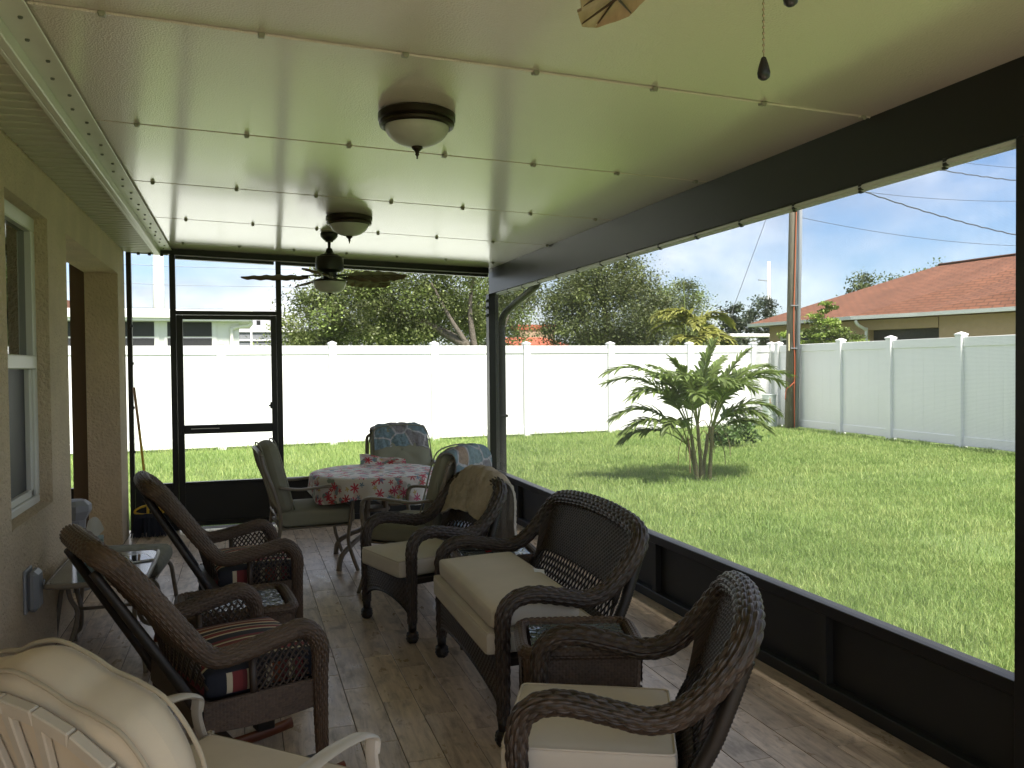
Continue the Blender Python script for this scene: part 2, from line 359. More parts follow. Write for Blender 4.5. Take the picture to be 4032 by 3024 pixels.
# ------------------------------------------------------------------ ceiling of embossed roof panels
def zc(x): return 2.52 - 0.0338 * (x + 0.57)
ceiling = MB()
ceiling.add([(-0.66, -.65, zc(-0.66) + 0.10), (2.80, -.65, zc(2.8) + 0.10), (2.80, 8.5, zc(2.8) + 0.10), (-0.66, 8.5, zc(-0.66) + 0.10), (-0.66, -.65, zc(-0.66) + 0.016), (2.80, -.65, zc(2.8) + 0.016), (2.80, 8.5, zc(2.8) + 0.016), (-0.66, 8.5, zc(-0.66) + 0.016)],
            [(0, 1, 2, 3), (7, 6, 5, 4), (0, 4, 5, 1), (1, 5, 6, 2), (2, 6, 7, 3), (3, 7, 4, 0)])
ceiling = tag(ceiling.build('ceiling', M_dark), kind='structure')
seams = [2.80 + 1.23 * k for k in range(-3, 6)]
seams[-1] = 8.45; seams[0] = -0.62
for a, b in zip(seams[:-1], seams[1:]):
    ln = math.hypot(3.36, 3.36 * 0.0338); ang = math.atan(0.0338)
    R = np.array([[math.cos(ang), 0, math.sin(ang)], [0, 1, 0], [-math.sin(ang), 0, math.cos(ang)]])
    MB().box((0, 0, 0), (ln, b - a - 0.014, 0.016), 0.003, R=R).build('panel', M_ceil, ceiling, loc=(1.04, (a + b) / 2, zc(1.04) + 0.008))
clip_me = None
for y in seams[2:-1]:
    for x in np.arange(-0.42, 2.38, 0.455):
        if clip_me is None:
            t_ = MB().box((0, 0, -0.006), (0.022, 0.030, 0.012), 0.003).box((0, -0.012, -0.013), (0.016, 0.008, 0.010), 0.002).build('clip', mat('clip_plastic', (0.33, 0.32, 0.27), 0.4)); clip_me = t_.data; bpy.data.objects.remove(t_)
        xx = x + 0.06 * math.sin(7 * y)
        piece(clip_me, 'clip', ceiling, (xx, y, zc(xx) + 0.0005))
    sb = None if y > 3 else MB().add([(-0.655, y - 0.010, zc(-0.655) - 0.0015), (2.385, y - 0.010, zc(2.385) - 0.0015), (2.385, y - 0.0045, zc(2.385) - 0.0065), (-0.655, y - 0.0045, zc(-0.655) - 0.0065), (-0.655, y - 0.0038, zc(-0.655) - 0.0005), (2.385, y - 0.0038, zc(2.385) - 0.0005)],
                  [(0, 1, 2, 3), (3, 2, 5, 4), (0, 4, 5, 1)]).build('seam_lip', M_ceil, ceiling)

# ------------------------------------------------------------------ the house: stucco wall, window, lanai opening, soffit
house = thing('house', 'tan stucco house wall with a deep window and an open lanai bay beside the porch', 'house', (-0.96, 3, 0))
HL = lambda o: setattr(o, 'parent', house) or setattr(o, 'location', (0.96, -3, 0)) or o
w = MB(); XI, XO = -0.96, -1.21
w.bb(XO, XI, -.65, 4.155, 0, 2.56).bb(XO, XI, 5.0, 5.5, 0, 2.241).bb(XO, XI, 4.155, 5.0, 0, 0.757).bb(XO, XI, 4.155, 5.0, 2.241, 2.56).bb(XO, XI, 5.0, 7.66, 2.241, 2.56)
w.bb(XO, XI, 7.66, 8.08, 0, 2.241).bb(XO, XI, 7.66, 8.08, 2.241, 2.56)
w.bb(-3.30, -3.20, 5.2, 8.2, 0, 2.56).bb(-3.20, XO, 5.2, 5.4, 0, 2.56)
HL(w.build('wall', M_stucco))
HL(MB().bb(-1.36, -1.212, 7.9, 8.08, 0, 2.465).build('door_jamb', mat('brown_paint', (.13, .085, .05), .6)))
HL(MB().bb(-3.2, -1.212, 5.4, 8.2, 2.47, 2.56).build('lanai_ceiling', M_alu))
HL(MB().tube([(-0.966, -.6, 2.462), (-0.966, 8.05, 2.462)], 0.011, 6).build('wall_trim', M_stucco))
# window
win = HL(MB().bb(-1.075, -1.02, 4.155, 5.0, 2.165, 2.24, 0.006).bb(-1.075, -1.02, 4.935, 4.999, 0.80, 2.165, 0.006).bb(-1.075, -1.02, 4.156, 4.215, 0.80, 2.165, 0.006).bb(-1.075, -1.02, 4.155, 5.0, 0.758, 0.80, 0.006).bb(-1.06, -1.008, 4.215, 4.935, 1.455, 1.525, 0.006).bb(-1.07, -1.035, 4.895, 4.935, 0.80, 1.455, 0.004).bb(-1.07, -1.035, 4.215, 4.935, 0.80, 0.835, 0.004).build('window', M_wframe))
M_glass = mat('window_glass', (0.010, 0.012, 0.012), 0.03, spec=1.0)
M_scr = mat('window_screen', (0.022, 0.022, 0.026), 0.5)
MB().bb(-1.085, -1.055, 4.2, 4.95, 1.50, 2.18).build('pane', M_glass, win)
MB().bb(-1.085, -1.060, 4.2, 4.9, 0.80, 1.46).build('screen_panel', M_scr, win)
MB().bb(-1.10, -0.955, 4.157, 4.998, 0.748, 0.7575, 0.002).build('sill', M_stucco, win)
# soffit slats and channel
sof = HL(MB().bb(-0.96, -0.69, -.65, 8.12, 2.484, 2.56).build('soffit', M_dark))
t_ = MB().box((0, 0, 0), (0.276, 0.046, 0.012), 0.004).box((0, 0.052, 0.004), (0.276, 0.050, 0.012), 0.004).build('slat', mat('soffit_vinyl', (0.52, 0.50, 0.42), 0.38)); slat_me = t_.data; bpy.data.objects.remove(t_)
y = 1.2
while y < 8.06:
    o = piece(slat_me, 'slat', sof, (-0.820, y, 2.476)); y += 0.1035
MB().bb(-0.96, -0.685, -0.6, 1.16, 2.470, 2.482).build('slat', slat_me.materials[0], sof)
ch = HL(MB().bb(-0.700, -0.668, -.6, 8.13, 2.455, 2.535, 0.004).bb(-0.668, -0.575, -.6, 8.13, 2.5015, 2.5085, 0.002).bb(-0.716, -0.700, -.6, 8.13, 2.455, 2.463, 0.002).build('wall_channel', M_alu))
t_ = MB().lathe([(0.001, -0.006), (0.006, -0.006), (0.0075, -0.001), (0.0075, 0.0015)], n=6).build('screw', M_screw); screw_me = t_.data; bpy.data.objects.remove(t_)
for i, y in enumerate(np.arange(2.3, 8.1, 0.19)):
    piece(screw_me, 'screw', ch, (-0.632 + 0.022 * (i % 2), y, 2.5010))

# ------------------------------------------------------------------ screen enclosure
enc = thing('screen_enclosure', 'dark bronze framed insect screen walls closing the porch', 'screen porch', (2.4, 8.2, 0))
def EN(o): o.parent = enc; o.location = (-2.4, -8.2, 0); return o
EN(MB().bb(2.388, 2.49, -.65, 8.262, 2.167, zc(2.44) + 0.004, 0.004).build('beam', M_bronze))
EN(MB().bb(2.49, 2.62, -.65, 8.4, 2.23, 2.37, 0.006).build('gutter', M_bronze))
EN(MB().bb(2.3565, 2.4565, 8.152, 8.26, -0.1, 2.166, 0.004).build('post', M_bronze))
EN(MB().bb(2.372, 2.470, 2.00, 2.12, -0.1, 2.166, 0.004).build('post', M_bronze))
EN(MB().bb(2.372, 2.470, -.65, -.55, -0.1, 2.166, 0.004).build('post', M_bronze))
def kick_run(ya, yb):
    EN(MB().bb(2.388, 2.458, ya, yb, 0.352, 0.402, 0.003).build('rail', M_bronze))
    EN(MB().bb(2.385, 2.458, ya, yb, -0.1, 0.055, 0.003).build('base_channel', M_bronze2))
    EN(MB().bb(2.432, 2.440, ya, yb, 0.05, 0.36).build('kick_panel', M_bronze2))
kick_run(2.122, 8.150); kick_run(-.548, 1.998)
for y in (3.1, 4.69, 6.30, 7.4): EN(MB().bb(2.392, 2.431, y - 0.025, y + 0.025, 0.055, 0.352, 0.002).build('stud', M_bronze2))
# end wall
Y0, Y1 = 8.155, 8.215
def slope_beam(name, xa, xb, top, bot, ya, yb, m):
    V = [(xa, ya, zc(xa) - bot), (xb, ya, zc(xb) - bot), (xb, yb, zc(xb) - bot), (xa, yb, zc(xa) - bot), (xa, ya, zc(xa) - top), (xb, ya, zc(xb) - top), (xb, yb, zc(xb) - top), (xa, yb, zc(xa) - top)]
    return EN(MB().add(V, [(0, 3, 2, 1), (4, 5, 6, 7), (0, 1, 5, 4), (1, 2, 6, 5), (2, 3, 7, 6), (3, 0, 4, 7)]).build(name, m))
slope_beam('header', -0.955, 2.355, -0.01, 0.052, Y0 - 0.02, Y1 + 0.03, M_bronze)
for xa, xb in ((-0.60, 0.30), (0.362, 2.355)): slope_beam('header', xa + 0.05 if xa < 0 else xa, xb, 0.060, 0.088, Y0, Y1, M_bronze)
EN(MB().bb(-0.955, -0.915, Y0, Y1, 0.0, zc(-0.93) - 0.054, 0.003).build('jamb', M_bronze))
EN(MB().bb(-0.602, -0.553, Y0, Y1, 0.0, zc(-0.58) - 0.054, 0.003).build('post', M_bronze))
EN(MB().bb(0.313, 0.361, Y0, Y1, 0.0, zc(0.34) - 0.054, 0.003).build('post', M_bronze))
EN(MB().bb(-0.552, 0.312, Y0, Y1, 1.934, 1.970, 0.003).build('head_rail', M_bronze))
for xa, xb in ((-0.914, -0.603), (0.362, 2.355)):
    EN(MB().bb(xa, xb, Y0, Y1, 0.385, 0.425, 0.003).build('rail', M_bronze))
    EN(MB().bb(xa, xb, Y0, Y1, -0.1, 0.05, 0.003).build('base_channel', M_bronze2))
    EN(MB().bb(xa, xb, Y0 + 0.02, Y0 + 0.03, 0.05, 0.386).build('kick_panel', M_bronze2))
EN(MB().bb(-3.2, -1.362, Y0, Y1, 0.36, 0.42).bb(-3.2, -1.362, Y0 + .02, Y0 + .03, 0, 0.36).bb(-3.2, -1.362, Y0, Y1, 2.38, 2.47).bb(-1.40, -1.362, Y0 - 0.003, Y1 - 0.003, 0, 2.4).bb(-2.3, -2.25, Y0 - 0.003, Y1 - 0.003, 0.1, 2.39).build('lanai_frame', M_bronze))
door = EN(MB().bb(-0.550, -0.497, Y0 - 0.012, Y1 - 0.012, 0.03, 1.930, 0.003).bb(0.262, 0.311, Y0 - 0.012, Y1 - 0.012, 0.03, 1.930, 0.003).bb(-0.497, 0.262, Y0 - 0.012, Y1 - 0.012, 1.892, 1.930, 0.003).bb(-0.497, 0.262, Y0 - 0.012, Y1 - 0.012, 0.862, 0.940, 0.003).bb(-0.497, 0.262, Y0 - 0.012, Y1 - 0.012, 0.400, 0.428, 0.003).bb(-0.497, 0.262, Y0 - 0.012, Y1 - 0.012, 0.03, 0.07, 0.003).build('door', M_bronze))
MB().bb(-0.498, 0.263, Y0 + 0.012, Y0 + 0.02, 0.06, 0.41).build('kick_panel', M_bronze2, door)
MB().bb(0.246, 0.275, Y0 - 0.028, Y0 - 0.010, 1.075, 1.135, 0.003).bb(0.232, 0.250, Y0 - 0.05, Y0 - 0.028, 1.095, 1.112, 0.003).build('latch', M_black, door)
MB().bb(-0.44, -0.20, Y0 - 0.022, Y0 - 0.010, 0.905, 0.911).build('plate', M_alu, door)
MB().tube([(-0.5, Y0 - 0.022, 0.93), (-0.53, Y0 - 0.03, 0.86)], 0.006, 6).build('closer', M_black, door)
# the woven insect screen itself: fine wires
def screen(name, a0, a1, z0, z1, fixed, axis, step, wd, ztop=None):
    V = []; n = 0
    c = np.arange(a0 + step / 2, a1, step); zz = np.arange(z0 + step / 2, z1, step); h = wd / 2
    def strip(P0, P1, off1, off2):
        k = len(P0); Q = np.empty((k, 6, 3))
        for i, o in enumerate((off1, off2, -off1 - off2)):
            Q[:, i] = P0 + o; Q[:, 3 + i] = P1 + o
        return Q
    def mk(aa, zlo, zhi):
        P0 = np.empty((len(aa), 3)); P1 = np.empty((len(aa), 3))
        if axis == 'y': P0[:, 0] = fixed; P0[:, 1] = aa
        else: P0[:, 1] = fixed; P0[:, 0] = aa
        P1[:] = P0; P0[:, 2] = zlo; P1[:, 2] = zhi; return P0, P1
    ax = np.array([1.0, 0, 0]) if axis == 'y' else np.array([0, 1.0, 0]); al = np.array([0, 1.0, 0]) if axis == 'y' else np.array([1.0, 0, 0])
    P0, P1 = mk(c, z0, z1 if ztop is None else ztop(c)); A = strip(P0, P1, al * h * 0.9 + ax * h * 0.5, -al * h * 0.9 + ax * h * 0.5)
    P0 = np.empty((len(zz), 3)); P0[:, 2] = zz; P1 = P0.copy(); i, j = (1, 0) if axis == 'y' else (0, 1)
    P0[:, j] = fixed + wd; P1[:, j] = fixed + wd; P0[:, i] = a0; P1[:, i] = a1
    B = strip(P0, P1, np.array([0, 0, h * 0.9]) + ax * h * 0.5, np.array([0, 0, -h * 0.9]) + ax * h * 0.5)
    Q = np.concatenate([A, B]); k = len(Q); V = Q.reshape(-1, 3); b = (np.arange(k) * 6)[:, None]
    F = (b[:, None, :] + np.array([[0, 1, 4, 3], [1, 2, 5, 4], [2, 0, 3, 5]])[None]).reshape(-1, 4)
    me = bpy.data.meshes.new(name); me.from_pydata(V.tolist(), [], F.tolist()); me.materials.append(M_wire); o = bpy.data.objects.new(name, me); C.objects.link(o); tag(EN(o), kind='stuff'); return o
screen('screen_mesh', 2.12, 8.155, 0.402, 2.166, 2.42, 'y', 0.0045, 0.00044)
screen('screen_mesh', -.55, 2.0, 0.402, 2.166, 2.42, 'y', 0.006, 0.0005)
EN(MB().bb(-0.955, 2.372, -.65, -.60, 2.36, 2.42).bb(-0.955, 2.372, -.65, -.60, -0.1, 0.05).bb(-0.955, 2.372, -.65, -.60, .38, .42).bb(.70, .75, -.652, -.598, 0.0, 2.40).bb(-0.955, 2.372, -.63, -.62, .05, .38).build('end_frame', M_bronze))
screen('screen_mesh', 0.361, 2.357, 0.425, 2.34, 8.19, 'x', 0.005, 0.00026)
screen('screen_mesh', -0.915, -0.602, 0.425, 2.46, 8.19, 'x', 0.005, 0.00026)
screen('screen_mesh', -0.55, 0.312, 1.97, 2.42, 8.19, 'x', 0.005, 0.00026)
screen('screen_mesh', -0.50, 0.265, 0.43, 1.895, 8.18, 'x', 0.005, 0.00026)
# downspout outside the corner
ds = MB(); ds.tube(crv((2.545, 7.20, 2.26), (2.545, 7.24, 2.19), (2.54, 7.34, 2.145), (2.525, 7.9, 2.03), (2.512, 8.14, 1.955), (2.508, 8.205, 1.88), (2.507, 8.215, 1.75), (2.507, 8.215, 1.0), (2.507, 8.215, -0.1)), 0.038, 14, smoothpath=8, flat=0.85)
ds.bb(2.460, 2.554, 8.172, 8.258, 0.93, 0.955, 0.002)
EN(ds.build('downspout', M_bronze, smooth=True))
# rope lights clipped under the beam and round the end wall
rope = thing('rope_light', 'white rope light clipped in twin lines along the foot of the roof beam', 'rope light', (2.39, 5, 2.15))
def RO(o): o.parent = rope; o.location = (-2.39, -5, -2.15); return o
for xx, zz in ((2.392, 2.154), (2.417, 2.150)):
    RO(MB().tube([(xx, -.5, zz), (xx, 7.98, zz)], 0.0105, 8, mi=0).build('tube', M_rope, smooth=True))
RO(MB().tube([(-0.55, Y0 - 0.008, zc(-0.55) - 0.056), (2.35, Y0 - 0.008, zc(2.35) - 0.056)], 0.0042, 6).tube([(-0.91, Y0 - 0.008, zc(-0.9) - 0.058), (-0.61, Y0 - 0.008, zc(-0.61) - 0.058)], 0.006, 6).build('tube', M_rope, smooth=True))
t_ = MB().box((0, 0, 0), (0.016, 0.022, 0.028), 0.003).box((0.026, 0.03, -0.004), (0.016, 0.022, 0.028), 0.003).build('clip', M_black); rc_me = t_.data; bpy.data.objects.remove(t_)
for y in np.arange(1.55, 8.0, 0.434): o = piece(rc_me, 'clip', rope, (2.390 - 2.39, y - 5, 2.155 - 2.15))
t_ = MB().lathe([(0.002, -0.012), (0.012, -0.012), (0.014, 0.0), (0.012, 0.012), (0.002, 0.012)], n=10).build('clip', M_black); rd_me = t_.data; bpy.data.objects.remove(t_)
for z in (1.83, 1.50, 1.11, 0.72): piece(rd_me, 'clip', rope, (-0.915 - 2.39, 8.145 - 5, z - 2.15))
for z in (2.10, 2.03, 1.955):
    piece(rd_me, 'clip', rope, (2.352 - 2.39, 8.16 - 5, z - 2.15)); piece(rd_me, 'clip', rope, (2.352 - 2.39, 8.20 - 5, z - 2.155))
for x in (-0.85, -0.76, -0.66): piece(rd_me, 'clip', rope, (x - 2.39, 8.147 - 5, zc(x) - 0.062 - 2.15))
# ------------------------------------------------------------------ lawn and grass
G0 = -0.12
M_soil = mat('turf', (0.10, 0.15, 0.035), 0.95, var=0.35, vscale=1.3, bump=0.5, bscale=40, bdist=0.02)
lawn = MB().bb(-700, 700, -700, 700, G0 - 0.5, G0).build('lawn', M_soil); tag(lawn, kind='structure')
def grass_material():
    m = bpy.data.materials.new('grass_blade'); m.use_nodes = True; n = m.node_tree.nodes; l = m.node_tree.links; b = n['Principled BSDF']
    at = N(n, 'ShaderNodeAttribute', attribute_name='tint'); tc = n.new('ShaderNodeTexCoord')
    nz = N(n, 'ShaderNodeTexNoise', inp={'Scale': 0.55, 'Detail': 5.0, 'Roughness': 0.6}); l.new(tc.outputs['Object'], nz.inputs['Vector'])
    ad = N(n, 'ShaderNodeMath', operation='MULTIPLY_ADD', inp={1: 1.1, 2: -0.55}); l.new(nz.outputs['Fac'], ad.inputs[0])
    a2 = N(n, 'ShaderNodeMath', operation='ADD'); l.new(ad.outputs[0], a2.inputs[0]); l.new(at.outputs['Fac'], a2.inputs[1])
    cr = n.new('ShaderNodeValToRGB'); e = cr.color_ramp.elements; e[0].position = 0.0; e[0].color = (0.150, 0.250, 0.060, 1); e[1].position = 1.0; e[1].color = (0.46, 0.51, 0.20, 1)
    k = e.new(0.5); k.color = (0.275, 0.375, 0.112, 1)
    l.new(a2.outputs[0], cr.inputs[0]); l.new(cr.outputs[0], b.inputs['Base Color']); b.inputs['Roughness'].default_value = 0.55; b.inputs['Specular IOR Level'].default_value = 0.3
    t = n.new('ShaderNodeBsdfTranslucent'); l.new(cr.outputs[0], t.inputs['Color']); mx = n.new('ShaderNodeMixShader'); mx.inputs[0].default_value = 0.42
    l.new(b.outputs[0], mx.inputs[1]); l.new(t.outputs[0], mx.inputs[2]); l.new(mx.outputs[0], n['Material Output'].inputs['Surface']); return m
def side_x(y): return 12.25 + 0.0535 * (y - 10.9)
def far_y(x): return 17.25 + 0.078 * (x + 0.38)
def grass():
    def region(n, x0, x1, y0, y1):
        return np.stack([RNG.uniform(x0, x1, n), RNG.uniform(y0, y1, n)], 1)
    P = []; S = []
    for (n, x0, x1, y0, y1, h, wd) in ((70000, 2.52, 5.5, 1.6, 6.5, 0.058, 0.0042), (60000, 2.52, 8.5, 1.6, 9.0, 0.058, 0.0050), (75000, 2.52, 12.4, 6.0, 13.0, 0.062, 0.0066), (80000, 2.0, 12.6, 10.0, 18.3, 0.066, 0.0085), (40000, -3.3, 3.0, 8.35, 17.5, 0.085, 0.007)):
        p = region(n, x0, x1, y0, y1); P.append(p); S.append(np.tile([h, wd], (n, 1)))
    P = np.concatenate(P); S = np.concatenate(S)
    ok = (P[:, 0] < side_x(P[:, 1]) - 0.03) & (P[:, 1] < far_y(P[:, 0]) - 0.03) & ~((P[:, 0] < 2.6) & (P[:, 1] < 8.33))
    ok &= ~((np.hypot(P[:, 0] - 5.95, P[:, 1] - 10.2) < 0.33) & (RNG.random(len(P)) < 0.75))
    P = P[ok]; S = S[ok]; n = len(P)
    cl = 0.75 + 0.5 * (np.sin(P[:, 0] * 5.1 + 1.3 * np.sin(P[:, 1] * 3.7)) * np.sin(P[:, 1] * 4.3 + P[:, 0])) ** 2
    h = S[:, 0] * RNG.uniform(0.55, 1.5, n) * cl; wd = S[:, 1] * RNG.uniform(0.7, 1.35, n)
    edge = (far_y(P[:, 0]) - P[:, 1] < 0.35); h = np.where(edge & (RNG.random(n) < 0.25), h * 2.2, h)
    a = RNG.uniform(0, 2 * PI, n); ln = RNG.uniform(0.15, 0.95, n) * h; az = RNG.uniform(0, 2 * PI, n)
    sx, sy = np.cos(a) * wd / 2, np.sin(a) * wd / 2; V = np.zeros((n, 5, 3))
    lx, ly = np.cos(az) * ln, np.sin(az) * ln
    V[:, 0] = np.stack([P[:, 0] - sx, P[:, 1] - sy, np.full(n, G0 - 0.004)], 1); V[:, 1] = np.stack([P[:, 0] + sx, P[:, 1] + sy, np.full(n, G0 - 0.004)], 1)
    V[:, 2] = np.stack([P[:, 0] + sx * .8 + lx * .35, P[:, 1] + sy * .8 + ly * .35, G0 + h * .62], 1); V[:, 3] = np.stack([P[:, 0] - sx * .8 + lx * .35, P[:, 1] - sy * .8 + ly * .35, G0 + h * .62], 1)
    V[:, 4] = np.stack([P[:, 0] + lx, P[:, 1] + ly, G0 + h], 1)
    me = bpy.data.meshes.new('grass'); me.vertices.add(n * 5); me.vertices.foreach_set('co', V.astype(np.float32).ravel())
    b = np.arange(n) * 5; L = np.stack([b, b + 1, b + 2, b + 3, b + 3, b + 2, b + 4], 1).astype(np.int32)
    me.loops.add(n * 7); me.loops.foreach_set('vertex_index', L.ravel()); me.polygons.add(n * 2)
    ls = np.stack([np.arange(n) * 7, np.arange(n) * 7 + 4], 1).astype(np.int32).ravel(); me.polygons.foreach_set('loop_start', ls)
    t = np.clip(RNG.normal(0.5, 0.20, n), 0, 1); at = me.attributes.new('tint', 'FLOAT', 'POINT'); at.data.foreach_set('value', np.repeat(t, 5).astype(np.float32))
    me.update(calc_edges=True); me.validate(); me.materials.append(grass_material())
    o = bpy.data.objects.new('grass', me); C.objects.link(o); tag(o, 'bright green mown lawn grass in front of the white fence', 'grass', kind='stuff')
grass()

# ------------------------------------------------------------------ white vinyl fences
def fence(name, label, P0, d, posts, h=2.0):
    t = thing(name, label, 'fence', (P0[0], P0[1], G0), math.atan2(d[1], d[0]))
    def post(x):
        p = MB().bb(x - 0.075, x + 0.075, -0.075, 0.075, 0, h + 0.03, 0.006).build('post', M_fence, t)
        MB().lathe([(0.118, 0.0), (0.118, 0.028), (0.100, 0.034), (0.012, 0.066)], n=4).xform(Matrix.Rotation(PI / 4, 4, 'Z')).build('cap', M_fence, p, loc=(x, 0, h + 0.03))
    for i, x in enumerate(posts):
        post(x)
        if i + 1 < len(posts):
            a, b = x + 0.075, posts[i + 1] - 0.075
            MB().bb(a, b, -0.028, 0.028, h - 0.17, h, 0.006).build('top_rail', M_fence, t)
            MB().bb(a, b, -0.028, 0.028, 0.05, 0.22, 0.006).build('bottom_rail', M_fence, t)
            g = MB(); nb = max(1, round((b - a) / 0.29)); st = (b - a) / nb
            for k in range(nb): g.bb(a + k * st + 0.0004, a + (k + 1) * st - 0.0004, -0.011, 0.011, 0.215, h - 0.165, 0.0012)
            g.build('panel', M_fence, t)
    return t
ang = math.atan(0.078); q = math.cos(ang)
fence('far_fence', 'white vinyl privacy fence crossing the lawn behind the palm and the porch door', (-0.38, far_y(-0.38)), (q, math.sin(ang)), [x / q for x in (-8.5, -6.35, -4.2, -2.1, 0.0, 2.12, 4.25, 6.35, 8.44, 10.57, 12.42, 12.98)])
a2 = math.atan(0.0535); q2 = math.cos(a2)
fence('side_fence', 'white vinyl privacy fence along the lawn edge below the red roof', (side_x(18.0), 18.0), (-math.sin(a2), -q2), [0.0, 2.45, 4.05, 5.9, 7.8, 9.7, 11.6, 13.5, 15.4])

# ------------------------------------------------------------------ palm, bush and other foliage
M_frond = mat('palm_leaflet', (0.165, 0.225, 0.062), 0.42, spec=0.45, rand=0.4, trans=0.34)
M_rach = mat('palm_stalk', (0.16, 0.20, 0.05), 0.5)
M_stem = mat('palm_stem', (0.17, 0.15, 0.075), 0.7, var=0.4, vscale=12, stretch=(1, 1, 3))
M_dry = mat('dry_leaf', (0.22, 0.14, 0.07), 0.8, rand=0.3)
def frond(mb_l, mb_r, base, az, el, L, droop, nl=26, ll=0.34, lw=0.036, twist=0.0):
    t = np.linspace(0, 1, 13); d = np.array([math.cos(az), math.sin(az)])
    ang = el - droop * t ** 1.4; ds = L / 12; r = np.cumsum(np.r_[0, np.cos(ang[:-1]) * ds]); z = np.cumsum(np.r_[0, np.sin(ang[:-1]) * ds])
    P = np.stack([base[0] + d[0] * r, base[1] + d[1] * r, base[2] + z], 1); mb_r.tube(P, np.linspace(0.011, 0.003, 13), 5)
    T, U, Wv = frames(P, up=(0, 0, 1))
    for i in range(nl):
        s = 0.34 + 0.66 * (i + 0.5) / nl; k = s * 12; j = min(int(k), 11); f = k - j; p = P[j] * (1 - f) + P[j + 1] * f; tt, uu, ww = T[j], U[j], Wv[j]
        l_ = ll * (0.55 + 0.45 * math.sin(PI * min(1, s * 1.02) ** 0.8)) * random.uniform(0.85, 1.12)
        for sg in (-1, 1):
            dirv = ww * sg * (0.9 - 0.45 * s) + tt * (0.45 + 0.75 * s) + uu * random.uniform(0.05, 0.38); dirv /= np.linalg.norm(dirv)
            wdv = np.cross(dirv, uu); wdv /= np.linalg.norm(wdv); dr = random.uniform(0.25, 0.75); V = []
            for q_, ww_ in ((0, 0.25), (0.22, 1.0), (0.5, 1.0), (0.78, 0.7), (1.0, 0.05)):
                c = p + dirv * l_ * q_ * (1 - 0.12 * q_) - np.array([0, 0, 1]) * l_ * dr * q_ ** 2 * 0.75
                V += [c - wdv * lw / 2 * ww_ + uu * 0.004, c - uu * 0.006 * ww_, c + wdv * lw / 2 * ww_ + uu * 0.004]
            F = []
            for m_ in range(4): F += [(m_ * 3, m_ * 3 + 1, m_ * 3 + 4, m_ * 3 + 3), (m_ * 3 + 1, m_ * 3 + 2, m_ * 3 + 5, m_ * 3 + 4)]
            mb_l.add(V, F)
def palm():
    t = thing('palm_plant', 'young multi stemmed green palm standing alone on the lawn', 'palm', (5.95, 10.2, G0))
    tops = []
    for (x, y, lx, ly, h) in ((-0.085, 0.0, -0.09, 0.0, 0.62), (0.0, 0.03, -0.03, 0.05, 0.74), (0.085, -0.03, 0.03, -0.03, 0.72), (0.04, 0.08, 0.13, 0.08, 0.58), (-0.05, 0.06, -0.16, -0.02, 0.52)):
        r0 = 0.030 if abs(x) < 0.09 else 0.018
        MB().tube(crv((x, y, -0.02), (x + lx * .3, y + ly * .3, h * .35), (x + lx * .7, y + ly * .7, h * .7), (x + lx, y + ly, h)), [r0 * 1.1, r0 * .85, r0 * .8, r0 * .75], 9, smoothpath=4).build('stem', M_stem, t, smooth=True); tops.append((x + lx, y + ly, h))
    rnd = random.Random(5)
    spec = [(1, 10, 86, 1.20, .45), (2, 350, 80, 1.20, .7), (1, 190, 84, 1.05, .9), (0, 178, 74, 1.75, 1.78), (0, 168, 70, 1.55, 1.70), (0, 192, 67, 1.35, 1.75), (4, 178, 58, 1.22, 1.7), (4, 190, 48, 1.12, 1.6), (4, 170, 36, .95, 1.35), (3, 2, 70, 1.65, 1.78), (2, 350, 70, 1.50, 1.7), (2, 15, 72, 1.45, 1.5), (3, 345, 60, 1.15, 1.75), (3, 10, 52, 1.05, 1.6), (3, 330, 44, .85, 1.5), (1, 268, 78, 1.2, 1.9), (2, 285, 76, 1.15, 1.9), (0, 250, 74, 1.15, 1.8), (1, 95, 76, 1.15, 1.4), (2, 70, 75, 1.1, 1.4), (0, 120, 70, 1.15, 1.5), (2, 315, 76, 1.2, 1.5), (1, 225, 76, 1.2, 1.6), (1, 30, 78, 1.2, 1.0), (0, 205, 76, 1.3, 1.4), (3, 25, 76, 1.2, 1.2), (4, 230, 56, .9, 1.6), (3, 300, 58, .95, 1.6), (1, 150, 78, 1.1, 1.1)]
    for (k, az, el, L, dr) in spec:
        ml, mr = MB(), MB(); b = tops[k]
        frond(ml, mr, (b[0], b[1], b[2] - 0.05), math.radians(az + rnd.uniform(-6, 6)), math.radians(el), L, dr, nl=24, ll=.38, lw=.046)
        o = mr.build('frond', M_rach, t, smooth=True); ml.build('leaflets', M_frond, o)
    for k in range(10):
        ml = MB(); b = tops[k % 5]; a = rnd.uniform(0, 6.28); P = crv(b, (b[0] + .1 * math.cos(a), b[1] + .1 * math.sin(a), b[2] + .05), (b[0] + .22 * math.cos(a), b[1] + .22 * math.sin(a), b[2] - .2), (b[0] + .24 * math.cos(a), b[1] + .24 * math.sin(a), b[2] - .4))
        ml.tube(P, 0.006, 4, smoothpath=4).build('dry_frond', M_dry if k % 2 else M_stem, t)
palm()
def leaf_quads(cent, size, flatten=0.6, nrm_up=0.5, aspect=0.55):
    n = len(cent); nr = RNG.normal(0, 1, (n, 3)); nr[:, 2] += nrm_up * 2; nr /= np.linalg.norm(nr, axis=1)[:, None]
    a = RNG.normal(0, 1, (n, 3)); a -= (a * nr).sum(1)[:, None] * nr; a /= np.linalg.norm(a, axis=1)[:, None]; b = np.cross(nr, a)
    s = size * RNG.uniform(0.6, 1.3, n)[:, None]
    V = np.stack([cent - a * s * .5, cent - b * s * aspect * .5 + nr * s * .06, cent + a * s * .5, cent + b * s * aspect * .5 + nr * s * .06], 1)
    return V
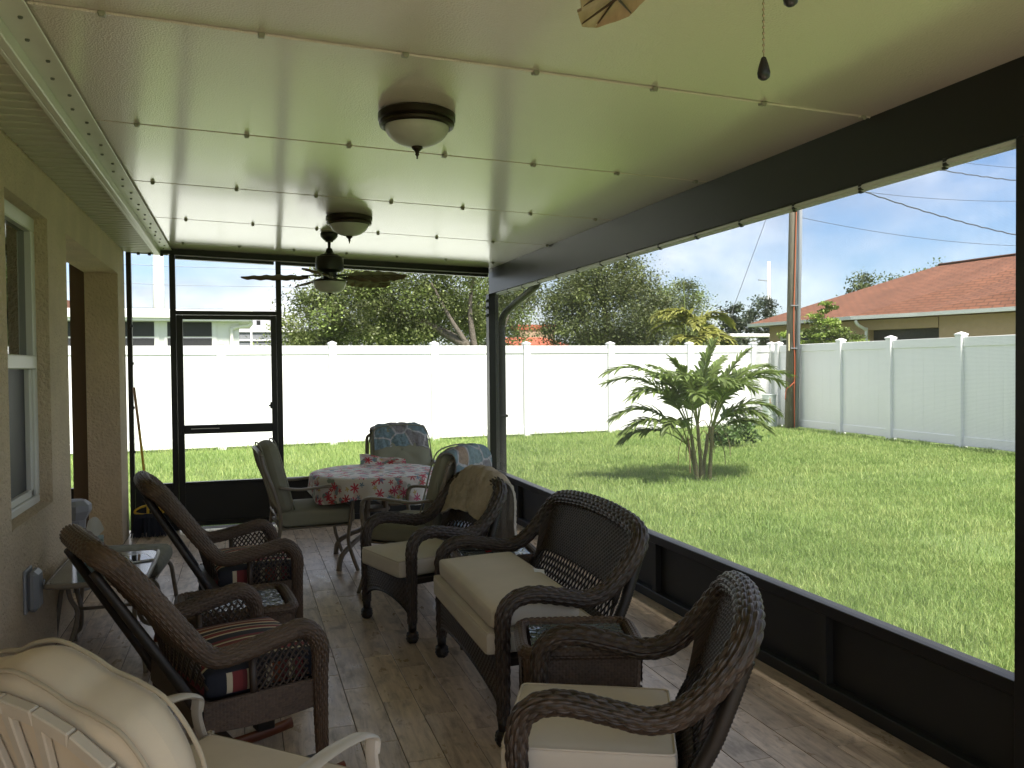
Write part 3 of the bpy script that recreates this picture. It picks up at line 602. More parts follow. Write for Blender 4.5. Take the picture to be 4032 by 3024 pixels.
def mesh_quads(name, V, m, parent, tint=None):
    n = len(V); me = bpy.data.meshes.new(name); me.vertices.add(n * 4); me.vertices.foreach_set('co', V.astype(np.float32).ravel()); me.loops.add(n * 4); me.loops.foreach_set('vertex_index', np.arange(n * 4, dtype=np.int32)); me.polygons.add(n); me.polygons.foreach_set('loop_start', np.arange(n, dtype=np.int32) * 4); me.update(calc_edges=True); me.materials.append(m)
    at = me.attributes.new('tint', 'FLOAT', 'FACE'); at.data.foreach_set('value', (np.ones(n) if tint is None else tint).astype(np.float32))
    o = bpy.data.objects.new(name, me); C.objects.link(o); o.parent = parent; return o
M_bark = mat('oak_bark', (0.105, 0.088, 0.068), 0.9, var=0.35, vscale=9, bump=0.8, bscale=14, bdist=0.05)
def leaf_mat(name, col, rand=0.25, trans=0.3):
    m = mat(name, col, 0.5, spec=0.35, rand=rand, trans=trans); n = m.node_tree.nodes; l = m.node_tree.links
    at = N(n, 'ShaderNodeAttribute', attribute_name='tint'); vm = [q_ for q_ in n if q_.bl_idname == 'ShaderNodeVectorMath'][0]; src = vm.inputs['Scale'].links[0].from_socket
    mm = N(n, 'ShaderNodeMath', operation='MULTIPLY'); l.new(src, mm.inputs[0]); l.new(at.outputs['Fac'], mm.inputs[1]); l.new(mm.outputs[0], vm.inputs['Scale']); return m
M_oak = leaf_mat('oak_leaf', (0.125, 0.148, 0.050)); M_oak2 = leaf_mat('oak_leaf_bright', (0.145, 0.188, 0.052)); M_oak3 = leaf_mat('oak_leaf_dark', (0.092, 0.112, 0.046))
M_bushl = leaf_mat('bush_leaf', (0.075, 0.125, 0.035)); M_lime = leaf_mat('lime_leaf', (0.165, 0.225, 0.045)); M_pine = leaf_mat('pine_needle', (0.050, 0.066, 0.038), .35, .2)
M_gold = mat('golden_palm_leaf', (0.30, 0.31, 0.075), 0.5, rand=0.4, trans=0.35)
def tree(label, base, blobs, nleaf, size, m, trunk=(0.16, []), cat='tree', clumps=70, spread=0.34, name='oak_tree', group=None, flat=0.75, mats2=None):
    """blobs: (x, y, z, rx, ry, rz) relative to base; trunk: radius and list of limb end points"""
    t = thing(name, label, cat, base, 0, group); tr = MB(); r0, limbs = trunk
    for L_ in limbs:
        P = np.array(L_, float); tr.tube(P, np.linspace(r0 * (1.0 if len(P) > 3 else 0.6), r0 * 0.18, len(P)), 9, smoothpath=4)
    if limbs: tr.build('trunk', M_bark, t, smooth=True)
    vol = np.array([b[3] * b[4] * b[5] for b in blobs]) ** 0.67; vol /= vol.sum(); cents = []
    for b, w_ in zip(blobs, vol):
        k = max(3, int(clumps * w_)); d = RNG.normal(0, 1, (k, 3)); d /= np.linalg.norm(d, axis=1)[:, None]; rad = RNG.uniform(0.45, 1.0, k)[:, None] ** 0.6
        cents.append(np.array(b[:3]) + d * rad * np.array(b[3:6]))
    cents = np.concatenate(cents); cs = spread * RNG.uniform(0.55, 1.35, len(cents)); idx = RNG.integers(0, len(cents), nleaf)
    P = cents[idx] + RNG.normal(0, 1, (nleaf, 3)) * cs[idx][:, None] * np.array([1, 1, flat])
    sel = (idx % 5) < 3 if mats2 else np.ones(nleaf, bool)
    tint = RNG.choice([.5, .75, 1.0, 1.3, 1.65], len(cents))
    mesh_quads('crown', leaf_quads(P[sel], size), m, t, tint[idx[sel]])
    if mats2: mesh_quads('crown', leaf_quads(P[~sel], size), mats2, t, tint[idx[~sel]])
    return t
# small bush behind the palm
tree('low leafy bush growing in the lawn behind the palm', (8.75, 13.9, G0), [(0, 0, .22, .42, .35, .2), (.15, 0, .42, .22, .2, .2), (-.35, -.1, .15, .25, .2, .14)], 1500, 0.085, M_bushl, (0.012, [[(0, 0, 0), (.05, 0, .3), (.12, 0, .55)], [(0, 0, 0), (-.1, .05, .2), (-.3, 0, .3)]]), 'bush', 26, 0.085, 'bush')
# trees beyond the fence
tree('big spreading oak with a forked trunk behind the fence and the ceiling fan', (5.9, 27.0, G0), [(-1.9, 0, 3.3, 2.1, 1.8, 1.2), (-.3, .3, 4.3, 2.3, 2.0, 1.4), (1.4, .2, 4.1, 1.9, 2.0, 1.5), (-.7, .4, 2.6, 1.3, 1.2, .6), (-3.6, -.6, 3.0, 1.1, 1.1, .9), (2.3, .6, 3.0, 1.0, 1.2, 1.2), (-3.0, 0, 4.2, 1.2, 1.2, .7), (-3.9, -.4, 2.2, 1.0, .9, .5)], 64000, 0.10, M_oak,
     (0.17, [[(1.25, -1.3, 0), (1.15, -1.3, 1.2), (.80, -1.3, 2.2), (.30, -1.1, 3.1), (-.15, -.6, 4.2)], [(1.25, -1.25, 0), (1.2, -1.25, 1.3), (1.02, -1.2, 2.5), (1.0, -1.0, 3.5), (1.3, -.5, 4.6)], [(1.2, -1.2, .2), (1.7, -1.1, 1.8), (2.05, -.9, 2.6), (2.5, -.5, 3.4)], [(.80, -1.3, 2.2), (-.2, -.3, 2.9), (-1.5, .2, 3.4), (-2.6, .2, 3.5)]]), clumps=260, spread=0.30, mats2=M_oak2, group='trees beyond the fence')
tree('slimmer dark oak with twin trunks left of the forked oak', (4.6, 30.0, G0), [(-.6, 0, 3.2, 1.7, 1.2, 1.1), (.6, .2, 3.4, 1.6, 1.2, 1.2), (-1.8, 0, 2.8, 1.1, 1, .8), (.9, 0, 2.3, 1.2, 1, .6)], 26000, 0.095, M_oak3, (0.20, [[(-.25, 0, 0), (-.2, 0, 1.2), (-.3, 0, 2.4), (-.7, 0, 3.6)], [(.55, 0, 0), (.5, 0, 1.2), (.7, 0, 2.4), (.8, 0, 3.6)]]), clumps=90, spread=0.36, group='trees beyond the fence')
tree('tall full oak crown seen through the side screen beyond the downspout', (13.6, 30.5, G0), [(0, 0, 3.6, 2.5, 2, 1.9), (-1.2, 0, 2.9, 1.6, 1.6, 1.2), (1.3, .1, 3.2, 1.5, 1.6, 1.5), (.2, 0, 4.9, 1.5, 1.4, .9), (.2, -.3, 1.8, 2.2, 1.3, .8), (-.9, 0, 4.3, 1.5, 1.2, .9)], 56000, 0.108, M_oak, (0.28, [[(.1, 0, 0), (.1, 0, 1.5), (0, 0, 3), (-.2, 0, 4.6)], [(.1, 0, 1.2), (.8, 0, 2.4), (1.4, 0, 3.6)], [(.1, 0, 1.0), (-.8, 0, 2.2), (-1.5, 0, 3.2)]]), clumps=230, spread=0.33, mats2=M_oak3, group='trees beyond the fence')
tree('thin dark oak with sky showing through just past the corner post', (10.6, 34.0, G0), [(-.6, 0, 3.9, 1.6, 1.2, 1.2), (.6, 0, 4.5, 1.2, 1.2, .7), (-1.4, 0, 3.0, 1.0, 1.0, 1.0), (-.9, 0, 2.0, .7, .6, .6)], 9000, 0.12, M_oak3, (0.16, [[(-1.0, 0, 0), (-1.0, 0, 1.6), (-.8, 0, 2.8), (-.2, 0, 4.2)], [(-.9, 0, 2.2), (0.2, 0, 3.3), (1.0, 0, 4.4)]]), clumps=75, spread=0.28, group='trees beyond the fence')
tree('bright green rounded tree right of the tall oak crown', (19.9, 36.0, G0), [(0, 0, 4.6, 1.1, 1, 1.0), (.1, 0, 3.6, 1.3, 1.1, 1.0), (-1.2, 0, 2.9, 1.0, 1, .8), (.3, 0, 2.2, 1.2, 1, .8)], 20000, 0.10, M_oak2, (0.16, [[(0, 0, 0), (0, 0, 1.5), (.1, 0, 3), (.1, 0, 4.6)]]), clumps=60, spread=0.32, group='trees beyond the fence', mats2=M_oak)
def pine(label, base, h, w_, n=5200):
    bl = [(RNG.uniform(-.35, .35) * w_, RNG.uniform(-.3, .3) * w_, z, w_ * f, w_ * f, 0.45) for z, f in zip(np.linspace(h * .35, h * .95, 7), (.5, .8, .9, .75, .8, .55, .35))]
    tree(label, base, bl, n, 0.20, M_pine, (0.14, [[(0, 0, 0), (.05, 0, h * .3), (0, 0, h * .65), (.1, 0, h * .97)]]), clumps=40, spread=0.24, name='pine_tree', group='far pines')
pine('narrow dark pine beside the golden palms', (28.3, 45.0, G0), 5.0, 1.3); pine('loose open pine standing before the white power pole', (34.0, 50.0, G0), 6.0, 1.6)
pine('low dark pine left of the red roofed house', (26.4, 44.0, G0), 3.0, 1.6)
tree('hazy round tree top peeping over the left hip of the red roof', (29.6, 35.5, G0), [(-.6, 0, 5.0, 1.0, .8, .5), (1.0, 0, 5.5, 1.2, .8, .55), (0, 0, 3.6, 1.8, 1, 1.3)], 3500, 0.15, M_oak3, (0.15, [[(0, 0, 0), (0, 0, 2), (0, 0, 3.5), (.3, 0, 5)]]), clumps=32, spread=0.25, group='trees behind the red roof')
tree('small bright tree top peeping over the ridge of the red roof', (38.6, 40.5, G0), [(0, 0, 6.9, .9, .7, .45), (0, 0, 5.3, 1.4, 1, 1.3)], 2000, 0.16, M_oak2, (0.15, [[(0, 0, 0), (0, 0, 2.5), (0, 0, 4.5), (0, 0, 6.5)]]), clumps=22, spread=0.25, group='trees behind the red roof')
# distant mixed tree line reads as one mass
P_ = []
for k in range(150):
    a = RNG.uniform(-0.25, 1.15); r_ = RNG.uniform(95, 130); c = np.array([math.sin(a) * r_, math.cos(a) * r_, RNG.uniform(0.6, 3.2)])
    P_.append(c + RNG.normal(0, 1, (130, 3)) * np.array([2.6, 2.6, 1.2]))
tag(mesh_quads('far_trees', leaf_quads(np.concatenate(P_), 0.8), M_oak3, None), 'low grey green mass of distant trees along the horizon', 'trees', kind='stuff')
# feathery golden palms over the fence
def big_palm(label, base, h, fr, L, m, seed, lw=0.10, ll=0.5):
    t = thing('golden_palm', label, 'palm', base, 0, 'golden palms over the fence'); rnd = random.Random(seed)
    MB().tube(crv((0, 0, 0), (.05, 0, h * .5), (0, 0, h)), [.09, .07, .06], 9, smoothpath=3).build('stem', M_stem, t, smooth=True)
    for (az, el, s) in fr:
        ml, mr = MB(), MB(); frond(ml, mr, (0, 0, h - .05), math.radians(az), math.radians(el), L * s, rnd.uniform(1.9, 2.5), nl=38, ll=ll, lw=lw); o = mr.build('frond', M_rach, t, smooth=True); ml.build('leaflets', m, o)
big_palm('yellow green palm with one drooping plume left over the fence', (12.75, 22.2, G0), 2.2, [(185, 72, 1.0), (200, 84, .95), (165, 60, .9), (240, 66, .8), (140, 75, .85), (265, 55, .7)], 1.9, M_gold, 1)
big_palm('golden bushy palm low behind the fence top', (12.6, 21.6, G0), 1.95, [(185, 60, 1.0), (230, 60, .9), (300, 55, .9), (0, 65, .9), (140, 65, .9), (340, 50, .8), (260, 70, .9)], 1.25, M_gold, 2)
big_palm('yellow green palm with its plume arching right toward the red roof', (12.9, 22.9, G0), 2.3, [(5, 62, 1.05), (350, 75, .95), (30, 55, .9), (320, 50, .7)], 1.85, M_gold, 3)
MB().tube([(13.0, 23.2, 1.6), (12.9, 23.2, 3.95)], [.035, .012], 6).build('unopened_frond', M_rach, bpy.data.objects['golden_palm.002'], loc=(-12.9, -22.9, -G0))
# neighbour's garden beyond the side fence
tree('bright green layered shrub tree in front of the red roofed house', (14.6, 18.9, G0), [(-.4, 0, 2.35, .85, .5, .12), (.1, 0, 2.72, .5, .3, .12), (.4, 0, 2.15, .85, .5, .14), (-.5, .1, 2.0, .6, .4, .12), (.15, 0, 3.0, .22, .15, .14), (.3, 0, 2.45, .6, .4, .12)], 6500, 0.085, M_lime, (0.03, [[(.1, 0, 0), (.1, 0, 1.2), (.05, 0, 2.1), (.1, 0, 3.0)]]), clumps=46, spread=0.10, name='shrub_tree', flat=0.35)
tree('leafy lime green hedge rising just above the fence corner', (13.9, 20.6, G0), [(0, 0, 1.5, .75, .4, .35), (-1.2, .4, 1.55, .7, .4, .35), (1.0, -.9, 1.6, .5, .4, .35), (1.5, -2.0, 1.65, .5, .4, .3)], 5200, 0.11, M_lime, (0.03, [[(0, 0, 0), (0, 0, .8), (.1, 0, 1.6)]]), 'hedge', 40, 0.14, 'hedge')

# ------------------------------------------------------------------ utility pole, pedestal, wires, far power poles
M_polew = mat('weathered_pole', (0.165, 0.145, 0.110), 0.9, var=0.3, vscale=7, stretch=(6, 6, 0.6), bump=0.5, bscale=30, bdist=0.01)
M_cond = mat('grey_conduit', (0.24, 0.255, 0.275), 0.5); M_orange = mat('orange_cable', (0.45, 0.10, 0.035), 0.5)
t = thing('utility_pole', 'weathered wooden utility pole with grey conduit and orange cable in the fence corner', 'utility pole', (12.32, 17.15, G0))
MB().tube([(0, 0, -.02), (.10, 0, 4), (.22, 0, 8.6)], [.112, .104, .092], 16).build('pole', M_polew, t, smooth=True)
MB().tube([(.10, -.125, 0), (.205, -.125, 4), (.29, -.115, 8.0)], .050, 12).build('conduit', M_cond, t, smooth=True)
MB().tube(crv((.055, -.125, 0), (.045, -.13, .9), (.06, -.13, 1.6), (.03, -.135, 2.4), (.08, -.13, 4), (.18, -.12, 7)), .013, 6, smoothpath=5).tube(crv((.05, -.13, 1.12), (-.06, -.125, 1.02), (-.118, -.05, .93), (-.11, .0, .7)), .010, 6, smoothpath=4).build('cable', M_orange, t, smooth=True)
for z in (1.9, 2.9): MB().bb(-.09, .18, -.16, -.10, z, z + .02).build('strap', M_cond, t, loc=(.03 * z / 2, 0, 0))
MB().bb(-.10, -.075, -.125, -.10, 1.85, 2.25).build('marker', mat('marker_tag', (.55, .50, .30), 0.5), t)
M_ped = mat('pale_green_steel', (0.50, 0.56, 0.52), 0.5, var=0.08); M_rust = mat('rust', (.38, .22, .10), 0.9)
t = thing('telecom_pedestal', 'pale green utility pedestal box beside the wooden pole foot', 'utility box', (12.16, 17.72, G0), 0.1)
MB().bb(-.14, .14, -.13, .13, 0, .30, .012).build('base', M_ped, t); b_ = MB().bb(-.128, .128, -.118, .118, .30, .80, .02).bb(-.135, .135, -.125, .125, .775, .815, .012).build('cover', M_ped, t)
MB().bb(-.09, -.02, -.121, -.1185, .60, .615).bb(-.085, -.06, -.121, -.1185, .60, .72).build('rust_streak', M_rust, b_); MB().lathe([(.002, 0), (.012, 0), (.012, .012), (.002, .012)], n=8).xform(Matrix.Translation((.09, -.119, .42)) @ Matrix.Rotation(PI / 2, 4, 'X')).build('bolt', M_screw, b_)
M_cable = mat('power_cable', (0.07, 0.075, 0.08), 0.6)
for lab, a, b, r_ in (('thin lowest power line running from the pole to the right', (12.55, 17.1, 4.88), (20.2, 18, 4.58), .006), ('thick twisted power line second from the bottom', (12.55, 17.1, 6.05), (20.2, 18, 4.87), .016), ('thin middle power line between the two twisted ones', (12.56, 17.1, 5.70), (20.2, 18, 5.79), .006), ('thick twisted power line near the beam', (12.56, 17.1, 6.75), (20.2, 18, 6.35), .014), ('thin topmost power line just under the beam', (12.57, 17.1, 6.9), (20.2, 18, 6.69), .006)):
    t_ = np.linspace(0, 1, 40); P = np.array(a)[None] * (1 - t_[:, None]) + np.array(b)[None] * t_[:, None]; P[:, 2] -= 0.25 * 4 * t_ * (1 - t_) * 0.5
    if r_ > .01: P[:, 2] += 0.012 * np.sin(t_ * 90)
    tag(MB().tube(P, r_, 6).build('power_line', M_cable), lab, 'power line', 'power lines')
tag(MB().tube([(17.298, 25, 6.9), (15.6, 25, 2.9)], .010, 5).build('power_line', M_cable), 'slanting wire dropping from the roof beam toward the golden palms', 'power line', 'power lines')
M_mono = mat('pale_steel_pole', (0.62, 0.61, 0.58), 0.6)
t = thing('transmission_pole', 'tall white steel transmission pole with three side arms above the red roof', 'power pole', (54.9, 80, G0)); MB().tube([(0, 0, -1), (0, 0, 12.6)], [.26, .17], 10).build('shaft', M_mono, t, smooth=True)
for z in (6.7, 8.65, 10.5): MB().bar((-.2, 0, z), (-1.5, -.3, z + .05), .09, .12).build('arm', M_cond, t)
t = thing('transmission_pole', 'tall grey steel transmission pole behind the left neighbour flat roof', 'power pole', (-5.14, 60, G0)); MB().tube([(0, 0, -1), (0.1, 0, 12)], [.42, .30], 10).build('shaft', M_mono, t, smooth=True)
for z in (5.4, 6.9, 8.1): tag(MB().tube([(-14, 58, z + .1), (-4, 59, z - .05), (5, 60, z + .05)], .018, 4).build('power_line', M_cond), 'faint far power line at %s of the grey steel pole' % {5.4: 'the foot', 6.9: 'mid height', 8.1: 'the top'}[z], 'power line', 'far power lines')

# ------------------------------------------------------------------ red roofed house on the right
def shingle_material():
    m = bpy.data.materials.new('red_shingle'); m.use_nodes = True; n = m.node_tree.nodes; l = m.node_tree.links; b = n['Principled BSDF']
    tc = n.new('ShaderNodeTexCoord'); br = N(n, 'ShaderNodeTexBrick', inp={'Scale': 1.0, 'Mortar Size': 0.012, 'Brick Width': 0.30, 'Row Height': 0.13})
    br.inputs['Color1'].default_value = (0.175, 0.070, 0.037, 1); br.inputs['Color2'].default_value = (0.145, 0.056, 0.029, 1); br.inputs['Mortar'].default_value = (0.066, 0.027, 0.015, 1)
    l.new(tc.outputs['UV'], br.inputs['Vector']); nz = N(n, 'ShaderNodeTexNoise', inp={'Scale': 1.2, 'Detail': 6.0}); l.new(tc.outputs['Object'], nz.inputs['Vector'])
    mr = N(n, 'ShaderNodeMapRange', inp={1: .3, 2: .7, 3: .85, 4: 1.15}); l.new(nz.outputs['Fac'], mr.inputs[0]); sc = N(n, 'ShaderNodeVectorMath', operation='SCALE'); l.new(br.outputs[0], sc.inputs[0]); l.new(mr.outputs[0], sc.inputs['Scale'])
    l.new(sc.outputs[0], b.inputs['Base Color']); b.inputs['Roughness'].default_value = 0.9; bp = N(n, 'ShaderNodeBump', inp={'Strength': .4, 'Distance': .02}); l.new(br.outputs['Fac'], bp.inputs['Height']); l.new(bp.outputs[0], b.inputs['Normal']); return m
M_shingle = shingle_material()
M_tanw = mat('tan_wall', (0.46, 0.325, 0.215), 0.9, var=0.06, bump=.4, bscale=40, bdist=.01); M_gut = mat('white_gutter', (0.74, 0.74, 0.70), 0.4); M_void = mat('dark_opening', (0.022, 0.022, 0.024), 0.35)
hs = thing('neighbor_house', 'tan neighbour house with a red shingle hip roof beyond the side fence', 'house', (18, 18, G0))
def HS(o, p=None): o.parent = p or hs; o.location = (-18, -18, -G0) if p is None else (0, 0, 0); return o
E1, E2, E3, E4 = np.array((16.1, 24.6, 2.75)), np.array((16.5, 20.06, 2.75)), np.array((17.15, 18.3, 2.75)), np.array((18.75, 12.2, 2.75))
R1, R2 = np.array((20.1, 20.6, 4.34)), np.array((20.9, 11.0, 4.34)); Eb = np.array((24.2, 24.6, 2.75)); Ec = np.array((25.2, 11, 2.75))
roof = MB()
def roofpoly(pts, along):
    pts = np.array(pts); o = pts[0]; u = np.array(along, float); u /= np.linalg.norm(u); nn = np.cross(pts[1] - pts[0], pts[2] - pts[0]); nn /= np.linalg.norm(nn); v = np.cross(nn, u)
    uv = np.stack([(pts - o) @ u, (pts - o) @ v], 1) + 0.01; roof.add(pts, [tuple(range(len(pts)))], uv)
roofpoly([E1, E2, R1], E2 - E1); roofpoly([E2, E3, R1 * .52 + R2 * .48 * 1, R1], E3 - E2); roofpoly([E3, E4, R2, R1 * .52 + R2 * .48], E4 - E3); roofpoly([Eb, E1, R1], E1 - Eb); roofpoly([Ec, Eb, R1, R2], Eb - Ec)
roofo = HS(roof.build('roof', M_shingle))
HS(MB().tube([R1 + (0, 0, .01), R2 + (0, 0, .01)], .05, 6).build('ridge_cap', M_shingle))
gt = MB()
for a, b in ((E1, E2), (E2, E3), (E3, E4), (Eb, E1)):
    gt.bar(a + (0, 0, -.05), b + (0, 0, -.05), .12, .10)
HS(gt.build('gutter', M_gut))
def wallquad(mb, a, b, z0, z1, off): # a,b eave points, inset by off along outward-left normal
    d = (b - a)[:2]; d = d / np.linalg.norm(d); nrm = np.array([-d[1], d[0]]); nrm = nrm if nrm[0] > 0 else -nrm
    A = a[:2] + nrm * off; B = b[:2] + nrm * off; return A, B, d, nrm
wl_ = MB(); wd_ = MB(); fr_ = MB()
def hbox(mb, A, d, nrm, s0, s1, n0, n1, z0, z1):
    P = [A + d * s + nrm * n_ for s, n_ in ((s0, n0), (s1, n0), (s1, n1), (s0, n1))]; mb.add([(p[0], p[1], z0) for p in P] + [(p[0], p[1], z1) for p in P], [(0, 3, 2, 1), (4, 5, 6, 7), (0, 1, 5, 4), (1, 2, 6, 5), (2, 3, 7, 6), (3, 0, 4, 7)])
A, B, d, nr = wallquad(wl_, E1, E2, 0, 0, .45); LA = np.linalg.norm(B - A)
hbox(wl_, A, d, nr, .5, LA - .2, .12, 6, G0, 2.64); hbox(wl_, A, d, nr, .5, .95, 0, .12, G0, 2.64); hbox(wl_, A, d, nr, .95, LA - .55, 0, .12, 2.42, 2.64); hbox(wl_, A, d, nr, LA - .55, LA - .2, 0, .12, G0, 2.64)
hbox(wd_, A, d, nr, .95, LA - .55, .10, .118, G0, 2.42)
for s in (.98, 1.75, LA - .6): hbox(fr_, A, d, nr, s - .03, s + .03, .06, .10, G0, 2.42)
hbox(fr_, A, d, nr, .98, 1.75, .06, .10, 2.18, 2.23); hbox(fr_, A, d, nr, .98, 1.75, .06, .10, 2.38, 2.42)
A, B, d, nr = wallquad(wl_, E2, E3, 0, 0, .5); LB = np.linalg.norm(B - A); A0 = A
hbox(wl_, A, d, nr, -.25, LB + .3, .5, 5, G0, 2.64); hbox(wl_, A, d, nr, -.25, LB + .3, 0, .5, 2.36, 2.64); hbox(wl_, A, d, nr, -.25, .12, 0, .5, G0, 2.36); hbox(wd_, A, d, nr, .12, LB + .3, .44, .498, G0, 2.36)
A, B, d, nr = wallquad(wl_, E3, E4, 0, 0, .5); LC = np.linalg.norm(B - A); hbox(wl_, A, d, nr, .28, LC, 0.02, 5, G0, 2.64)
wo = HS(wl_.build('wall', M_tanw)); HS(wd_.build('shade_inset', M_void)); HS(fr_.build('window_frame', M_gut))  # dark sheets colour in the shade inside the lanai openings
dn = A0 + np.array([-.12, .02]); HS(MB().tube(crv((E2[0] + .02, E2[1] - .12, 2.62), (E2[0] + .10, E2[1] - .12, 2.50), (E2[0] + .38, E2[1] - .10, 2.36), (E2[0] + .40, E2[1] - .10, 2.2), (E2[0] + .40, E2[1] - .10, G0)), .045, 10, smoothpath=5).build('downspout', M_gut, smooth=True))
t_ = MB().tube([E1 + (0.3, 1.8, -.32), E1 + (4, 1.8, -.32)], .07, 6).build('gutter', M_gut); HS(t_)

# ------------------------------------------------------------------ left neighbour, pool cage, far orange roof
hl = thing('flat_roof_house', 'white flat roofed neighbour porch with dark sliding windows beyond the far fence', 'house', (-2.5, 24, G0))
def HN(o, p=None): o.parent = p or hl; o.location = (2.5, -24, -G0) if p is None else (0, 0, 0); return o
HN(MB().bb(-8, -.05, 24.05, 28, G0, 2.74).build('wall', M_gut)); HN(MB().bb(-8, .32, 23.7, 28.3, 2.76, 3.0, .02).bb(-8, .28, 23.75, 28.3, 2.70, 2.759).build('roof', M_gut))
x = -.62
for k in range(6):
    wv = HN(MB().bb(x - 1.30, x, 24.02, 24.048, 1.2, 2.73).build('window', M_gut)); MB().bb(x - 1.22, x - .12, 24.0, 24.03, 2.30, 2.68).bb(x - 1.22, x - .12, 24.0, 24.03, 1.3, 2.255).build('pane', mat('grey_screen%d' % k, (.022, .022, .024), .7) if k == 0 else MATS['grey_screen0'], wv); x -= 1.42
HN(MB().tube(crv((.28, 23.9, 2.70), (.22, 23.95, 2.60), (-.02, 24, 2.56), (-.2, 24, 2.50), (-.24, 24.0, 2.3), (-.24, 24, G0)), .05, 10, smoothpath=5).build('downspout', M_alu, smooth=True))
HN(MB().bb(.33, .42, 23.8, 23.9, 2.74, 2.78).bb(.40, .50, 23.75, 23.85, 2.60, 2.72).build('flood_lamp', M_black))
HN(MB().add([(-8, 25.5, 3.0), (-3.05, 25.5, 3.0), (-8, 26, 4.2), (-8, 27.5, 3.0)], [(0, 1, 2), (1, 3, 2)]).build('red_roof_edge', M_shingle))
M_cage = mat('pool_cage_screen', (0.20, 0.21, 0.225), 0.7); M_cage2 = mat('pool_cage_roof', (0.27, 0.27, 0.28), 0.7)
pc = thing('pool_cage', 'grey screened pool cage with white frame between the flat roof and the oak', 'pool enclosure', (1, 30, G0))
def PC(o): o.parent = pc; o.location = (-1, -30, -G0); return o
PC(MB().bb(-.6, 1.85, 30, 30.05, G0, 2.70).build('screen_wall', M_cage)); PC(MB().add([(-.6, 30, 2.71), (1.87, 30, 2.71), (1.3, 32.5, 3.62), (-.6, 32.5, 3.62)], [(0, 1, 2, 3)]).add([(1.87, 30, 2.71), (2.6, 34, 2.72), (1.3, 32.5, 3.62)], [(0, 1, 2)]).build('screen_roof', M_cage2))
PC(MB().bb(-.6, 1.87, 29.95, 30, 2.66, 2.73).bb(-.6, 1.87, 29.96, 29.99, 2.36, 2.41).bb(.30, .36, 29.95, 30, G0, 2.66).bb(1.82, 1.88, 29.94, 30, G0, 2.7).build('frame', M_white))
lv = MB(); lw_ = MB(); lw_.bb(1.88, 2.62, 30.3, 30.4, G0, 2.66)
for k in range(5): lv.bb(1.95 + k * .135, 2.005 + k * .135, 30.27, 30.31, 1.6, 2.45 + .03 * k)
PC(lw_.build('louver_wall', M_cage2)); PC(lv.build('louver', M_void))
M_orr = mat('orange_roof', (0.42, 0.105, 0.055), 0.8); ob = thing('orange_building', 'far bright orange roof glimpsed under the trees past the corner post', 'building', (21, 62, G0))
MB().add([(-2.2, -2, 3.1), (2.6, -2, 3.1), (2.0, 2, 3.78), (-1.5, 2, 3.78)], [(0, 1, 2, 3)]).bb(-2.4, 2.8, -2.1, 2.1, 2.4, 3.1).build('roof', M_orr, ob); MB().bb(-2, 2.4, -1.8, 2, 0, 2.4).build('wall', M_tanw, ob)
MB().bb(.2, 3.6, 3, 5, 4.45, 4.85).build('upper_roof', M_orr, ob); MB().bb(.4, 3.4, 3.1, 4.9, 0, 4.45).build('wall', M_tanw, ob)
# ------------------------------------------------------------------ wicker and cloth materials
def wicker_material(name, col, col2, rough=0.45):
    m = bpy.data.materials.new(name); m.use_nodes = True; n = m.node_tree.nodes; l = m.node_tree.links; b = n['Principled BSDF']
    tc = n.new('ShaderNodeTexCoord'); sp = n.new('ShaderNodeSeparateXYZ'); l.new(tc.outputs['UV'], sp.inputs[0])
    fl = N(n, 'ShaderNodeMath', operation='FLOOR'); l.new(sp.outputs['Y'], fl.inputs[0]); fx = N(n, 'ShaderNodeMath', operation='FLOOR'); l.new(sp.outputs['X'], fx.inputs[0])
    cb = n.new('ShaderNodeCombineXYZ'); l.new(fx.outputs[0], cb.inputs[0]); l.new(fl.outputs[0], cb.inputs[1]); wn_ = N(n, 'ShaderNodeTexWhiteNoise', noise_dimensions='3D'); l.new(cb.outputs[0], wn_.inputs['Vector'])
    nz = N(n, 'ShaderNodeTexNoise', inp={'Scale': 6.0, 'Detail': 5.0}); l.new(tc.outputs['Object'], nz.inputs['Vector'])
    ad = N(n, 'ShaderNodeMath', operation='MULTIPLY_ADD', inp={1: 0.55}); l.new(wn_.outputs['Value'], ad.inputs[0]); l.new(nz.outputs['Fac'], ad.inputs[2])
    mr = N(n, 'ShaderNodeMapRange', inp={1: 0.3, 2: 1.2, 3: 0.0, 4: 1.0}); l.new(ad.outputs[0], mr.inputs[0])
    mx = N(n, 'ShaderNodeMix', data_type='RGBA'); l.new(mr.outputs[0], mx.inputs[0]); mx.inputs[6].default_value = (*col, 1); mx.inputs[7].default_value = (*col2, 1); l.new(mx.outputs[2], b.inputs['Base Color'])
    b.inputs['Roughness'].default_value = rough; b.inputs['Specular IOR Level'].default_value = 0.55
    mu = N(n, 'ShaderNodeMath', operation='MULTIPLY', inp={1: 3 * 2 * PI}); l.new(sp.outputs['Y'], mu.inputs[0]); si = N(n, 'ShaderNodeMath', operation='SINE'); l.new(mu.outputs[0], si.inputs[0])
    bp = N(n, 'ShaderNodeBump', inp={'Strength': 0.35, 'Distance': 0.0015}); l.new(si.outputs[0], bp.inputs['Height']); l.new(bp.outputs[0], b.inputs['Normal']); return m
M_wick = wicker_material('espresso_wicker', (0.018, 0.011, 0.0075), (0.070, 0.046, 0.032), 0.38)
M_wickb = wicker_material('brown_wicker', (0.050, 0.028, 0.015), (0.115, 0.070, 0.042), 0.45)
M_wickd = mat('wicker_frame', (0.015, 0.010, 0.007), 0.5, var=0.3, vscale=30)
M_wickd2 = mat('brown_wicker_frame', (0.042, 0.025, 0.015), 0.5, var=0.3, vscale=30)
